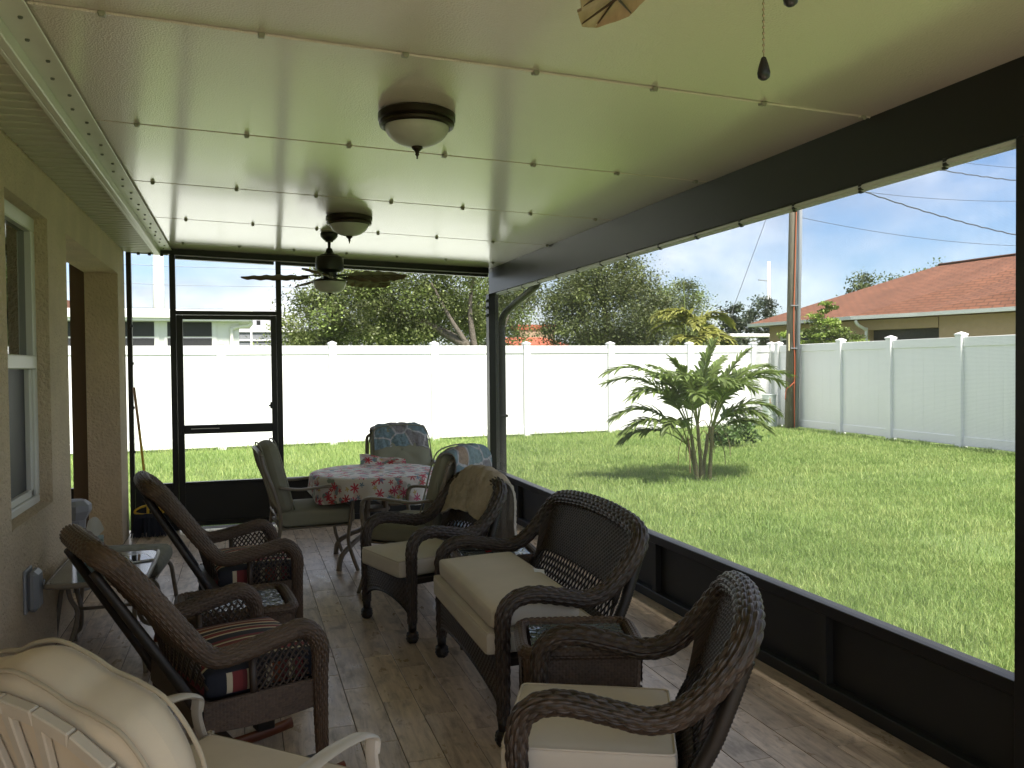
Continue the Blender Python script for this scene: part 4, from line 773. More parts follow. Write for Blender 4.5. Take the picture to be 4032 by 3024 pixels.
M_beige = mat('beige_canvas', (0.60, 0.535, 0.435), 0.9, var=0.06, vscale=5, bump=0.35, bscale=420, bdist=0.0012)
M_beige2 = mat('ivory_canvas', (0.60, 0.52, 0.41), 0.9, var=0.07, vscale=5, bump=0.35, bscale=380, bdist=0.0012)
M_pipe = mat('cushion_piping', (0.40, 0.35, 0.27), 0.85)
M_sage = mat('sage_canvas', (0.26, 0.25, 0.185), 0.9, var=0.09, vscale=6, bump=0.4, bscale=350, bdist=0.0015)
M_sageh = mat('sage_velour', (0.21, 0.21, 0.17), 0.95, var=0.25, vscale=18, bump=0.6, bscale=120, bdist=0.003)
M_taupe = mat('taupe_metal', (0.20, 0.165, 0.125), 0.42, var=0.1)
M_cream = mat('cream_metal', (0.52, 0.475, 0.41), 0.40, var=0.05)
M_wood = mat('cherry_wood', (0.16, 0.045, 0.020), 0.32, var=0.35, vscale=6, stretch=(1, 8, 8))
def hammered_glass():
    m = bpy.data.materials.new('hammered_glass'); m.use_nodes = True; n = m.node_tree.nodes; l = m.node_tree.links; b = n['Principled BSDF']
    b.inputs['Base Color'].default_value = (0.10, 0.115, 0.11, 1); b.inputs['Roughness'].default_value = 0.06; b.inputs['Specular IOR Level'].default_value = 1.0
    tc = n.new('ShaderNodeTexCoord'); v = N(n, 'ShaderNodeTexVoronoi', inp={'Scale': 55.0}, feature='SMOOTH_F1'); l.new(tc.outputs['Object'], v.inputs['Vector'])
    bp = N(n, 'ShaderNodeBump', inp={'Strength': 0.5, 'Distance': 0.006}); l.new(v.outputs['Distance'], bp.inputs['Height']); l.new(bp.outputs[0], b.inputs['Normal']); return m
M_hglass = hammered_glass()

# ------------------------------------------------------------------ dark wicker armchairs and loveseat (front faces local +X)
HY = [0.0, .4, .72, .9, .97, 1.0]; HX = [-.620, -.615, -.605, -.585, -.55, -.49]; HZ = [.793, .788, .77, .734, .68, .61]
def hoop_pts(w):
    e = w - 0.275; lo = [(0, w, .10), (0, w, .25), (0, w, .40), (.0, w, .475), (-.018, w, .53), (-.065, w, .562), (-.14, w, .568), (-.25, w, .548), (-.34, w, .532), (-.42, w, .552), (-.49, w, .61)]
    hi = [(-.55, .97 * .275 + e, .68), (-.585, .9 * .275 + e, .732), (-.605, .72 * .275 + e, .768), (-.615, .4 * .275 + e, .785)]
    if e > .1: hi += [(-.618, e, .795), (-.622, e * .5, .802)]
    hi += [(-.622, 0, .792 if e < .1 else .804)]
    L_ = lo + hi; return L_
def wicker_seat(name, label, cat, w, loc, rz, group=None):
    t = thing(name, label, cat, loc, rz, group); L_ = hoop_pts(w); full = [(x, -y, z) for x, y, z in L_] + [(x, y, z) for x, y, z in L_[-2::-1]]
    k = len(L_); rad = [.024, .026, .028, .030, .031, .032, .032, .032, .033, .034, .035] + [.038] * (k - 11); rad = rad + rad[-2::-1]
    hb = MB(); weave_tube(hb, full, rad, 0.046, 14, 0.0065); hb.build('arm_roll', M_wick, t, smooth=True)
    for sg in (-1, 1):
        MB().tube([(0, sg * w, .115), (0, sg * w, .055)], [.024, .021], 10).build('leg', M_wickd, t, smooth=True)
        fb = MB(); weave_tube(fb, crv((0, sg * w, .062), (0, sg * w, .05), (0, sg * w, .02), (0, sg * w, .001)), [.018, .031, .033, .020], 0.016, 8, 0.003); fb.build('foot', M_wickd, t, smooth=True)
        pb = MB(); P = crv((-.595, sg * (w - .04), .69), (-.52, sg * (w - .02), .50), (-.445, sg * (w - .015), .33), (-.47, sg * (w - .015), .18), (-.50, sg * (w - .01), .0)); P2, _, _, L2 = arclen(resample(P, np.zeros(5), 10)[0], 0.006)
        rr = .021 + .0022 * np.abs(np.sin(np.arange(len(P2)) * PI / 2)); pb.tube(P2, rr, 9); pb.build('rear_leg', M_wickd2 if False else M_wickd, t, smooth=True)
    yb = w - .045; hy = [y for _, y, _ in L_[10:]][::-1]; hx = [x for x, _, _ in L_[10:]][::-1]; hz = [z for _, _, z in L_[10:]][::-1]
    def S(u, v):
        y = (2 * u - 1) * yb; ya = np.abs(y) * w / yb * .995; X = np.interp(ya, hy, hx); Z = np.interp(ya, hy, hz); v = np.asarray(v, float)
        return np.stack([-.425 + (X + .425) * v - .012 * np.sin(PI * v), y + 0 * v, .335 + (Z - .335) * v], -1)
    sub = lambda a, b: (lambda u, v: S(u, a + (b - a) * v))
    nu = int(round(2 * yb / .0135)); bk = MB(); weave_panel(bk, sub(.44, 1.0), nu, 22, .0055, .012); weave_panel(bk, sub(.0, .20), nu, 8, .0055, .012); bk.build('backrest', M_wick, t, smooth=True)
    lt = MB(); lattice(lt, sub(.19, .45), max(8, int(2 * yb / .034)), 2.0, .0042); tag(lt.build('back_lattice', M_wickd, t, smooth=True), kind='stuff')
    fr = MB().bar((0, -w, .318), (0, w, .318), .03, .03).bar((-.45, -w + .02, .318), (-.45, w - .02, .318), .03, .03)
    for sg in (-1, 1): fr.bar((0, sg * (w - .005), .318), (-.46, sg * (w - .02), .318), .024, .028)
    fr.bb(-.45, 0, -w + .02, w - .02, .318, .328); fr.build('seat_frame', M_wickd, t)
    def A(u, v):
        y = (2 * u - 1) * (w - .02); zb = .145 + .075 * (1 - (2 * u - 1) ** 2) ** .8; return np.stack([.004 + .0 * y + .02 * (1 - (2 * u - 1) ** 2), y, .318 - (.318 - zb) * v], -1)
    ap = MB(); weave_panel(ap, A, int(2 * w / .0145), 8, .0055, .010); ap.build('apron', M_wick, t, smooth=True)
    at = MB(); at.tube(np.array([A(np.array(q_), np.array(1.0)) for q_ in np.linspace(0, 1, 25)]), .010, 6); at.build('apron_rim', M_wickd, t, smooth=True)
    cu = MB(); rcushion(cu, -.42, .055, -w + .045, w - .045, .332, .425, .020, .018, 14); cu_o = cu.build('seat_cushion', M_beige, t, smooth=True)
    for zz in (.341, .4215): MB().tube([(.0485, -w + .066, zz), (.0485, 0, zz), (.0485, w - .066, zz), (.044, w - .056, zz), (.034, w - .0515, zz), (-.2, w - .0515, zz), (-.399, w - .0515, zz), (-.409, w - .056, zz), (-.4135, w - .066, zz), (-.4135, 0, zz), (-.4135, -w + .066, zz), (-.409, -w + .056, zz), (-.399, -w + .0515, zz), (-.2, -w + .0515, zz), (.034, -w + .0515, zz), (.044, -w + .056, zz)], .004, 5, closed=True).build('seam', M_beige, cu_o, smooth=True)
    return t
wicker_seat('wicker_armchair', 'dark wicker armchair nearest on the right with beige seat cushion and bare back', 'armchair', .28, (.795, 2.363, 0), math.atan2(.43, -.9), 'dark wicker armchairs')
wicker_seat('wicker_armchair', 'dark wicker armchair by the dining table with a brown towel over its back', 'armchair', .275, (.75, 4.65, 0), math.atan2(-.30, -.953), 'dark wicker armchairs')
wicker_seat('wicker_loveseat', 'dark wicker loveseat between the two wicker armchairs with beige cushions', 'loveseat', .525, (.93, 3.60, 0), PI)
xc = MB(); rcushion(xc, -.36, .02, -.46, .46, .430, .518, .026, .022, 14)
tag(xc.build('seat_cushion', M_beige, None, smooth=True, loc=(.93, 3.58, 0)), 'loose beige cushion lying on top of the loveseat seat cushion', 'cushion'); bpy.context.view_layer.update()
_o = [o for o in C.objects if o.name.startswith('seat_cushion') and not o.parent][0]; _o.rotation_euler = (0, math.radians(2.0), PI)
tag(MB().add([(0, 0, 0), (.05, .012, .02), (.055, .0, .045), (.0, -.012, .03)], [(0, 1, 2, 3)]).box((.026, 0, .012), (.05, .02, .002)).build('care_tag', M_white, _o, loc=(-.355, .05, .50)), None)

# ------------------------------------------------------------------ brown wicker rockers with striped cushions
def stripe_material(name, axis, scale, flip=1.0):
    m = bpy.data.materials.new(name); m.use_nodes = True; n = m.node_tree.nodes; l = m.node_tree.links; b = n['Principled BSDF']
    tc = n.new('ShaderNodeTexCoord'); sp = n.new('ShaderNodeSeparateXYZ'); l.new(tc.outputs['Object'], sp.inputs[0])
    mu = N(n, 'ShaderNodeMath', operation='MULTIPLY_ADD', inp={1: scale, 2: 10.13}); l.new(sp.outputs[axis], mu.inputs[0]); fr = N(n, 'ShaderNodeMath', operation='FRACT'); l.new(mu.outputs[0], fr.inputs[0])
    cr = n.new('ShaderNodeValToRGB'); cr.color_ramp.interpolation = 'CONSTANT'; e = cr.color_ramp.elements
    cols = [(0, (.018, .018, .026)), (.20, (.58, .49, .33)), (.26, (.20, .030, .030)), (.36, (.14, .022, .024)), (.41, (.50, .42, .28)), (.45, (.022, .018, .024)), (.60, (.60, .50, .34)), (.67, (.22, .055, .022)), (.76, (.14, .03, .03)), (.84, (.52, .45, .30)), (.88, (.14, .13, .05)), (.91, (.16, .025, .03))]
    e[0].position = 0; e[0].color = (*cols[0][1], 1); e[1].position = cols[1][0]; e[1].color = (*cols[1][1], 1)
    for p, c_ in cols[2:]: k = e.new(p); k.color = (*c_, 1)
    l.new(fr.outputs[0], cr.inputs[0]); l.new(cr.outputs[0], b.inputs['Base Color']); b.inputs['Roughness'].default_value = .85
    nb = N(n, 'ShaderNodeTexNoise', inp={'Scale': 300.0}); l.new(tc.outputs['Object'], nb.inputs['Vector']); bp = N(n, 'ShaderNodeBump', inp={'Strength': .3, 'Distance': .001}); l.new(nb.outputs['Fac'], bp.inputs['Height']); l.new(bp.outputs[0], b.inputs['Normal']); return m
M_str1 = stripe_material('stripe_top', 'Y', 4.4); M_str2 = stripe_material('stripe_side', 'X', 3.1)
def rocker():
    w = .30; t = thing('rocking_chair', 'x', 'rocking chair', (0, 0, 0), 0, 'brown wicker rocking chairs')
    lo = [(.005, w, .06), (.0, w, .25), (-.002, w, .42), (.0, w, .50), (-.018, w, .555), (-.065, w, .588), (-.15, w, .574), (-.26, w, .552), (-.34, w - .004, .546), (-.388, w - .012, .575), (-.445, w - .022, .645), (-.505, w - .035, .727), (-.565, w - .05, .806), (-.615, w - .068, .862), (-.650, w - .095, .890), (-.668, .14, .906), (-.674, 0, .910)]
    full = [(x, -y, z) for x, y, z in lo] + lo[-2::-1]; rad = [.018, .022, .026, .028, .030, .031, .031, .031, .031, .032, .034, .035, .036, .036, .036, .035, .034]; rad = rad + rad[-2::-1]
    hb = MB(); weave_tube(hb, full, rad, 0.030, 20, 0.0042); hb.build('arm_roll', M_wickb, t, smooth=True)
    ry = [y for _, y, _ in lo[8:]][::-1]; rx = [x for x, _, _ in lo[8:]][::-1]; rz_ = [z for _, _, z in lo[8:]][::-1]
    # backrest surface between the side rolls, from seat height to the scroll top
    def S(u, v):
        v = np.asarray(v, float); s = np.clip(v, 0, 1); zc_ = .44 + (.903 - .44) * s; side = np.interp(zc_, [.44, .546, .575, .645, .727, .806, .862, .905], [w - .03, w - .03, w - .035, w - .04, w - .055, w - .07, w - .09, w - .15]); X = np.interp(zc_, [.44, .546, .645, .727, .806, .862, .89, .91], [-.365, -.395, -.455, -.51, -.57, -.62, -.65, -.674])
        y = (2 * u - 1) * side; return np.stack([X - .02 * (1 - (2 * u - 1) ** 2), y + 0 * v, zc_ + 0 * u], -1)
    sub = lambda a, b: (lambda u, v: S(u, a + (b - a) * v))
    bk = MB(); weave_panel(bk, sub(.22, 1.0), 50, 52, .004, .012); bk.build('backrest', M_wickb, t, smooth=True)
    lt = MB(); lattice(lt, sub(.0, .23), 13, 3.0, .0042); tag(lt.build('back_lattice', M_wickd2, t, smooth=True), kind='stuff')
    for sg in (-1, 1):
        yy = sg * (w - .02)
        MB().tube(crv((-.672, sg * (w - .10), .85), (-.575, sg * (w - .05), .69), (-.50, yy, .565), (-.40, yy, .39), (-.375, yy, .30), (-.40, yy, .075)), [.014, .016, .017, .018, .018, .016], 9, smoothpath=5).build('rear_leg', M_wickd, t, smooth=True)
        def SA(u, v):
            x = -.035 - .185 * u; zt = np.interp(-x, [0, .07, .15, .26, .34, .40], [.53, .555, .545, .522, .516, .53]); zb = .405; return np.stack([x + 0 * v, yy * .995 + 0 * x + 0 * v, zb + (zt - zb) * v], -1)
        al = MB(); lattice(al, SA, 8, 4.6, .0040); tag(al.build('arm_lattice', M_wickd2, t, smooth=True), kind='stuff')
        MB().tube([(-.225, yy, .53), (-.220, yy, .33)], .0125, 8).build('spindle', M_wickd2, t, smooth=True)
        sd = MB(); weave_panel(sd, lambda u, v: np.stack([.0 - .385 * u, sg * (w - .008) + 0 * u + 0 * v, .318 + .092 * v - .012 * np.sin(PI * u) * (1 - v)], -1), 34, 12, .004, .014); sd.build('side_apron', M_wickb, t, smooth=True)
        rn = MB(); xs = np.linspace(.115, -.62, 22); zz = .026 + .42 * (xs + .20) ** 2 * .55
        rn.tube(np.stack([xs, 0 * xs + sg * .235, zz], 1), .022, 8, flat=.62).build('runner', M_wood, t, smooth=True)
        [MB().bb(x_, x_ + .07, sg * .245 - .028, sg * .245 + .028, .052, .12, .004).build('runner_block', M_wickd, t) for x_ in (-.03, -.43)]
    fr = MB(); weave_panel(fr, lambda u, v: np.stack([.008 + 0 * u + 0 * v, (2 * u - 1) * (w - .02) + 0 * v, .318 + .092 * v - .02 * np.sin(PI * u) * (1 - v)], -1), 48, 12, .004, .014); fr.build('front_apron', M_wickb, t, smooth=True)
    MB().bb(-.38, .0, -w + .02, w - .02, .375, .392).bb(-.40, -.36, -w + .02, w - .02, .32, .41, .004).bb(-.24, -.18, -.24, .24, .10, .13).build('seat_frame', M_wickd2, t)
    cu = MB(); rcushion(cu, -.37, .045, -w + .045, w - .045, .395, .490, .035, .030, 14)
    V = np.concatenate(cu.v); mi = []
    for f in cu.f:
        P = V[list(f)]; nn = np.cross(P[1] - P[0], P[2] - P[0]); nn /= np.linalg.norm(nn) + 1e-9; mi.append(1 if abs(nn[2]) < .55 and P[:, 2].mean() < .478 else 0)
    cu.mi = mi; cu.build('seat_cushion', [M_str1, M_str2], t, smooth=True); return t
rk = rocker(); rk.location = (.137, 3.182, 0); rk.rotation_euler = (0, 0, math.atan2(.33, .94)); rk['label'] = 'nearer brown wicker rocking chair with red striped cushion in front of the glass side table'
dup(rk, (.198, 4.571, 0), math.atan2(.16, .987), 'farther brown wicker rocking chair with red striped cushion beside the dining set')

# ------------------------------------------------------------------ wicker side tables with hammered glass
def wicker_table(label, loc, rz, sx, sy, h, mw, md, splay=.0):
    t = thing('side_table', label, 'side table', loc, rz, 'wicker side tables'); hx, hy = sx / 2, sy / 2; c = .06
    ring = [(hx, -hy + c), (hx, hy - c), (hx - c * .3, hy - c * .3), (hx - c, hy), (-hx + c, hy), (-hx + c * .3, hy - c * .3), (-hx, hy - c), (-hx, -hy + c), (-hx + c * .3, -hy + c * .3), (-hx + c, -hy), (hx - c, -hy), (hx - c * .3, -hy + c * .3)]
    P = np.array([(x, y, h - .014) for x, y in ring]); Q, _ = resample(P, np.zeros(len(P)), 8, True); rim = MB(); Qc = np.r_[Q, Q[:1]]
    weave_tube(rim, Qc[::4], .021, .022, 10, .0035); rim.build('rim', mw, t, smooth=True)
    MB().bb(-hx + .03, hx - .03, -hy + .03, hy - .03, h - .016, h - .008, .002).build('glass_top', M_hglass, t)
    lg = MB()
    for i, (ax, s0) in enumerate((('x', 1), ('x', -1), ('y', 1), ('y', -1))):
        if ax == 'x': S = lambda u, v, s0=s0: np.stack([s0 * hx * (1 - .03 * v) + 0 * u, (2 * u - 1) * (hy - .02) + 0 * v, h - .03 - v + 0 * u], -1); ln = sy
        else: S = lambda u, v, s0=s0: np.stack([(2 * u - 1) * (hx - .02) + 0 * v, s0 * hy * (1 - .03 * v) + 0 * u, h - .03 - v + 0 * u], -1); ln = sx
        sd = MB(); weave_panel(sd, lambda u, v: S(u, v * .10), int(ln / .012), 10, .004, .012); sd.build('skirt', mw, t, smooth=True)
        l2 = MB(); lattice(l2, lambda u, v: S(u, .10 + v * .13), max(5, int(ln / .042)), 2.2, .0048); tag(l2.build('skirt_lattice', md, t, smooth=True), kind='stuff')
        MB().tube(np.array([S(np.array(q_), np.array(.235)) for q_ in (0, .5, 1)]), .009, 6).build('rail', md, t, smooth=True)
    for a in (-1, 1):
        for b in (-1, 1):
            wb = MB(); weave_tube(wb, crv((a * (hx - .02), b * (hy - .02), h - .03), (a * (hx - .025), b * (hy - .025), h * .5), (a * (hx - .02 + splay), b * (hy - .02 + splay), .03), (a * (hx - .02 + splay), b * (hy - .02 + splay), 0)), [.022, .020, .017, .014], .025, 8, .003); wb.build('leg', mw, t, smooth=True)
    return t
wicker_table('brown wicker side table between the loveseat and the nearest armchair', (1.125, 2.80, 0), math.radians(-16), .40, .335, .495, M_wickb, M_wickd2)
wicker_table('brown wicker side table holding a pen and red lighter behind the loveseat arm', (1.265, 4.34, 0), math.radians(-6), .42, .37, .470, M_wickb, M_wickd2)
wicker_table('brown wicker side table with shiny glass between the two rocking chairs', (-.04, 3.83, 0), math.radians(6), .44, .38, .455, M_wickb, M_wickd2)
t = thing('lighter', 'small red lighter lying on the side table glass behind the loveseat', 'lighter', (1.235, 4.30, .467), .5)
MB().tube([(-.025, 0, .012), (.028, 0, .012)], .0115, 10).build('body', mat('red_plastic', (.55, .015, .02), .25), t, smooth=True); MB().tube([(.028, 0, .012), (.042, 0, .012)], .010, 8).build('cap', M_alu, t, smooth=True)
t = thing('pen', 'dark pen lying beside the red lighter on the side table', 'pen', (1.15, 4.33, .467), -.5); MB().tube([(-.06, 0, .007), (.06, 0, .007)], .0055, 7).build('barrel', M_black, t, smooth=True); MB().bb(.015, .058, -.002, .002, .013, .016).build('clip', M_alu, t)

# ------------------------------------------------------------------ dining set
DC = []
def dining_chair():
    t = thing('dining_chair', 'x', 'dining chair', (0, 0, 0), 0, 'sage cushioned dining chairs')
    for s in (-1, 1):
        y = s * .285
        ar = MB(); P, _ = resample(crv((.30, y, .565), (.285, y, .600), (.23, y, .616), (.10, y, .612), (-.06, y, .602), (-.20, y, .622)), np.zeros(6), 6); ar.tube(P, .026, 8, flat=.42, up=(0, 1, 0)); ar.build('arm', M_taupe, t, smooth=True)
        MB().tube(crv((.30, y, .575), (.305, y, .50), (.285, y, .36), (.27, y * .98, .22), (.30, y * 1.0, .10), (.335, y * 1.02, .0)), .0135, 8, smoothpath=5).build('leg', M_taupe, t, smooth=True)
        MB().tube(crv((-.315, y * .93, .84), (-.295, y * .97, .75), (-.245, y, .62), (-.20, y, .45), (-.20, y, .33), (-.24, y, .16), (-.29, y * 1.02, .0)), .0135, 8, smoothpath=5).build('rear_leg', M_taupe, t, smooth=True)
    MB().tube(crv((-.315, -.265, .84), (-.325, -.22, .865), (-.33, -.1, .875), (-.33, .1, .875), (-.325, .22, .865), (-.315, .265, .84)), .0135, 8, smoothpath=5).tube([(-.20, -.285, .40), (-.20, .285, .40)], .012, 8).tube([(.285, -.285, .335), (.285, .285, .335)], .012, 8).tube([(-.315, -.1, .84), (-.205, -.1, .42)], .009, 6).tube([(-.315, .1, .84), (-.205, .1, .42)], .009, 6).build('back_frame', M_taupe, t, smooth=True)
    MB().bb(-.2, .28, -.275, .275, .325, .335).build('seat_sling', M_taupe, t)
    sc = MB(); rcushion(sc, -.19, .325, -.27, .27, .337, .452, .030, .022, 12); sc.build('seat_cushion', M_sage, t, smooth=True)
    ol = [(-.25, .0), (-.265, .25), (-.25, .39), (-.20, .468), (0, .488), (.20, .468), (.25, .39), (.265, .25), (.25, .0), (0, -.02)]
    u = np.array([-.24, 0, .97]); u /= np.linalg.norm(u); nn = np.array([u[2], 0, -u[0]])
    bc = MB(); rimp = pillow(bc, ol, .135, (-.150, 0, .455), (0, 1, 0), u, nn, 10, 8, [(-.09, .20, .03, .02), (.09, .20, .03, .02), (-.09, .38, .03, .02), (.09, .38, .03, .02)]); bo = bc.build('back_cushion', M_sage, t, smooth=True)
    for off in (-.052, .052): MB().tube(rimp + nn * off, .005, 5, closed=True).build('piping', M_sage, bo, smooth=True)
    MB().tube(crv((-.24, .26, .74), (-.25, .29, .70), (-.24, .295, .62)), .004, 5, smoothpath=3).build('tie', M_sage, t)
    return t
d0 = dining_chair(); d0.location = (.415, 6.35, 0); d0.rotation_euler = (0, 0, math.radians(4)); d0['label'] = 'sage dining chair with a bare back at the left of the round table'
d1 = dup(d0, (1.33, 7.15, 0), math.radians(-84), 'sage dining chair behind the round table facing us with a fluffy throw on top')
d2 = dup(d0, (1.135, 5.47, 0), math.atan2(.66, -.75), 'sage dining chair right of the table with a fluffy throw hanging down its rear')
TC = (.945, 6.38)
t = thing('dining_table', 'round metal dining table under the floral cloth', 'table', (*TC, 0))
MB().lathe([(.05, .645), (.46, .645), (.47, .652), (.47, .664), (.46, .668), (.05, .668)], n=40).build('tabletop', M_taupe, t, smooth=True, auto=40)
for k in range(4):
    a = k * PI / 2 + .72; c_, s_ = math.cos(a), math.sin(a)
    MB().tube(crv((.10 * c_, .10 * s_, .65), (.095 * c_, .095 * s_, .40), (.12 * c_, .12 * s_, .24), (.26 * c_, .26 * s_, .17), (.38 * c_, .38 * s_, .10), (.41 * c_, .41 * s_, .0)), .019, 8, smoothpath=5).build('leg', M_taupe, t, smooth=True)
MB().lathe([(.02, .38), (.105, .38), (.105, .40), (.02, .40)], n=24).build('collar', M_taupe, t)
def floral():
    m = bpy.data.materials.new('floral_cloth'); m.use_nodes = True; n = m.node_tree.nodes; l = m.node_tree.links; b = n['Principled BSDF']; b.inputs['Roughness'].default_value = .55
    tc = n.new('ShaderNodeTexCoord'); col = None
    base = n.new('ShaderNodeRGB'); base.outputs[0].default_value = (.62, .57, .53, 1); cur = base.outputs[0]
    def layer(scale, petals, rad, amp, ramp, keep, offs):
        nonlocal cur
        mp = n.new('ShaderNodeMapping'); mp.inputs['Location'].default_value = offs; l.new(tc.outputs['UV'], mp.inputs[0])
        v = N(n, 'ShaderNodeTexVoronoi', inp={'Scale': scale, 'Randomness': .85}, voronoi_dimensions='2D'); l.new(mp.outputs[0], v.inputs['Vector'])
        sb = N(n, 'ShaderNodeVectorMath', operation='SUBTRACT'); l.new(mp.outputs[0], sb.inputs[0]); l.new(v.outputs['Position'], sb.inputs[1]); sp = n.new('ShaderNodeSeparateXYZ'); l.new(sb.outputs[0], sp.inputs[0])
        at = N(n, 'ShaderNodeMath', operation='ARCTAN2'); l.new(sp.outputs['Y'], at.inputs[0]); l.new(sp.outputs['X'], at.inputs[1]); sc_ = n.new('ShaderNodeSeparateColor'); l.new(v.outputs['Color'], sc_.inputs[0])
        ma = N(n, 'ShaderNodeMath', operation='MULTIPLY_ADD', inp={1: float(petals)}); l.new(at.outputs[0], ma.inputs[0]); ph = N(n, 'ShaderNodeMath', operation='MULTIPLY', inp={1: 6.28}); l.new(sc_.outputs[2], ph.inputs[0]); l.new(ph.outputs[0], ma.inputs[2])
        cs = N(n, 'ShaderNodeMath', operation='COSINE'); l.new(ma.outputs[0], cs.inputs[0]); rr = N(n, 'ShaderNodeMath', operation='MULTIPLY_ADD', inp={1: amp, 2: rad}); l.new(cs.outputs[0], rr.inputs[0])
        lt = N(n, 'ShaderNodeMath', operation='LESS_THAN'); l.new(v.outputs['Distance'], lt.inputs[0]); l.new(rr.outputs[0], lt.inputs[1])
        gt = N(n, 'ShaderNodeMath', operation='GREATER_THAN', inp={1: keep}); l.new(sc_.outputs[0], gt.inputs[0]); mk = N(n, 'ShaderNodeMath', operation='MULTIPLY'); l.new(lt.outputs[0], mk.inputs[0]); l.new(gt.outputs[0], mk.inputs[1])
        cr = n.new('ShaderNodeValToRGB'); cr.color_ramp.interpolation = 'CONSTANT'; e = cr.color_ramp.elements; e[0].position = 0; e[0].color = (*ramp[0], 1); e[1].position = 1 / len(ramp); e[1].color = (*ramp[1], 1)
        for i in range(2, len(ramp)): k = e.new(i / len(ramp)); k.color = (*ramp[i], 1)
        l.new(sc_.outputs[1], cr.inputs[0]); mx = N(n, 'ShaderNodeMix', data_type='RGBA'); l.new(mk.outputs[0], mx.inputs[0]); l.new(cur, mx.inputs[6]); l.new(cr.outputs[0], mx.inputs[7]); cur = mx.outputs[2]
    layer(8.0, 3, .34, .10, [(.50, .36, .35), (.55, .44, .40), (.46, .40, .36)], .35, (.3, .1, 0))
    layer(11, 2, .27, .12, [(.16, .21, .20), (.22, .25, .20), (.15, .20, .24)], .35, (1.7, 2.1, 0))
    layer(9.5, 7, .24, .13, [(.48, .035, .06), (.50, .06, .14), (.40, .02, .03)], .25, (4.2, .6, 0))
    layer(15.0, 5, .20, .11, [(.45, .03, .04), (.12, .20, .30), (.50, .34, .10), (.42, .02, .04)], .45, (2.2, 5.1, 0))
    l.new(cur, b.inputs['Base Color']); return m
M_flor = floral()
def tablecloth():
    na, R = 120, .474; th = np.linspace(0, 2 * PI, na, endpoint=False); rows = []; uvs = []
    for r in (.0, .15, .3, .42, .468): rows.append(np.stack([r * np.cos(th), r * np.sin(th), np.full(na, .6705) + .0015 * np.sin(5 * th + 9 * r)], 1)); uvs.append((r, 0))
    ln = .165 + .035 * np.cos(4 * (th - .55)) + .012 * np.sin(3 * th); fold = .5 + .5 * np.sin(11 * th + 1.7 * np.sin(3 * th) + .6)
    for s in (.06, .2, .4, .6, .8, 1.0):
        rr = R + .006 + (.034 * fold - .004) * s ** .8; z = .668 - ln * s; rows.append(np.stack([rr * np.cos(th), rr * np.sin(th), z], 1)); uvs.append((R, s))
    G = np.array(rows); UV = np.zeros(G.shape[:2] + (2,))
    for i, (r, s) in enumerate(uvs):
        q_ = r + s * ln; UV[i, :, 0] = q_ * np.cos(th) + 2; UV[i, :, 1] = q_ * np.sin(th) + 2
    mb = MB(); mb.grid(G, UV, cv=True)
    # raised tail of the cloth propped against the chair behind
    u = np.linspace(0, 1, 14); v = np.linspace(0, 1, 6); U, V_ = np.meshgrid(u, v, indexing='ij'); X = -.06 + .36 * U; Y = .40 + .05 * V_ - .10 * (U - .3) ** 2; Z = .671 + (.085 - .055 * U) * np.sin(V_ * PI / 2) + .006 * np.sin(9 * U)
    mb.grid(np.stack([X, Y, Z], -1), np.stack([X + 2.4, V_ * .1 + Y + 2.2], -1))
    tag(mb.build('tablecloth', M_flor, None, smooth=True, loc=(*TC, 0)), 'white floral tablecloth with red flowers over the round table', 'tablecloth')
tablecloth()
def patch_material():
    m = bpy.data.materials.new('patchwork_fleece'); m.use_nodes = True; n = m.node_tree.nodes; l = m.node_tree.links; b = n['Principled BSDF']; b.inputs['Roughness'].default_value = .95
    tc = n.new('ShaderNodeTexCoord'); v = N(n, 'ShaderNodeTexVoronoi', inp={'Scale': 6.5, 'Randomness': .75}, voronoi_dimensions='2D'); l.new(tc.outputs['UV'], v.inputs['Vector']); ve = N(n, 'ShaderNodeTexVoronoi', inp={'Scale': 6.5, 'Randomness': .75}, voronoi_dimensions='2D', feature='DISTANCE_TO_EDGE'); l.new(tc.outputs['UV'], ve.inputs['Vector'])
    sc_ = n.new('ShaderNodeSeparateColor'); l.new(v.outputs['Color'], sc_.inputs[0]); cr = n.new('ShaderNodeValToRGB'); cr.color_ramp.interpolation = 'CONSTANT'; e = cr.color_ramp.elements
    e[0].color = (.20, .27, .31, 1); e[1].position = .3; e[1].color = (.26, .24, .26, 1); k = e.new(.62); k.color = (.36, .26, .20, 1); k = e.new(.85); k.color = (.24, .31, .34, 1); l.new(sc_.outputs[0], cr.inputs[0])
    lt = N(n, 'ShaderNodeMath', operation='LESS_THAN', inp={1: .045}); l.new(ve.outputs['Distance'], lt.inputs[0]); mx = N(n, 'ShaderNodeMix', data_type='RGBA'); l.new(lt.outputs[0], mx.inputs[0]); l.new(cr.outputs[0], mx.inputs[6]); mx.inputs[7].default_value = (.46, .44, .47, 1)
    nz = N(n, 'ShaderNodeTexNoise', inp={'Scale': 45.0, 'Detail': 6.0, 'Roughness': .7}); l.new(tc.outputs['UV'], nz.inputs['Vector']); mr = N(n, 'ShaderNodeMapRange', inp={1: .3, 2: .7, 3: .7, 4: 1.25}); l.new(nz.outputs['Fac'], mr.inputs[0]); s2 = N(n, 'ShaderNodeVectorMath', operation='SCALE'); l.new(mx.outputs[2], s2.inputs[0]); l.new(mr.outputs[0], s2.inputs['Scale']); l.new(s2.outputs[0], b.inputs['Base Color'])
    bp = N(n, 'ShaderNodeBump', inp={'Strength': .9, 'Distance': .012}); l.new(nz.outputs['Fac'], bp.inputs['Height']); l.new(bp.outputs[0], b.inputs['Normal']); return m
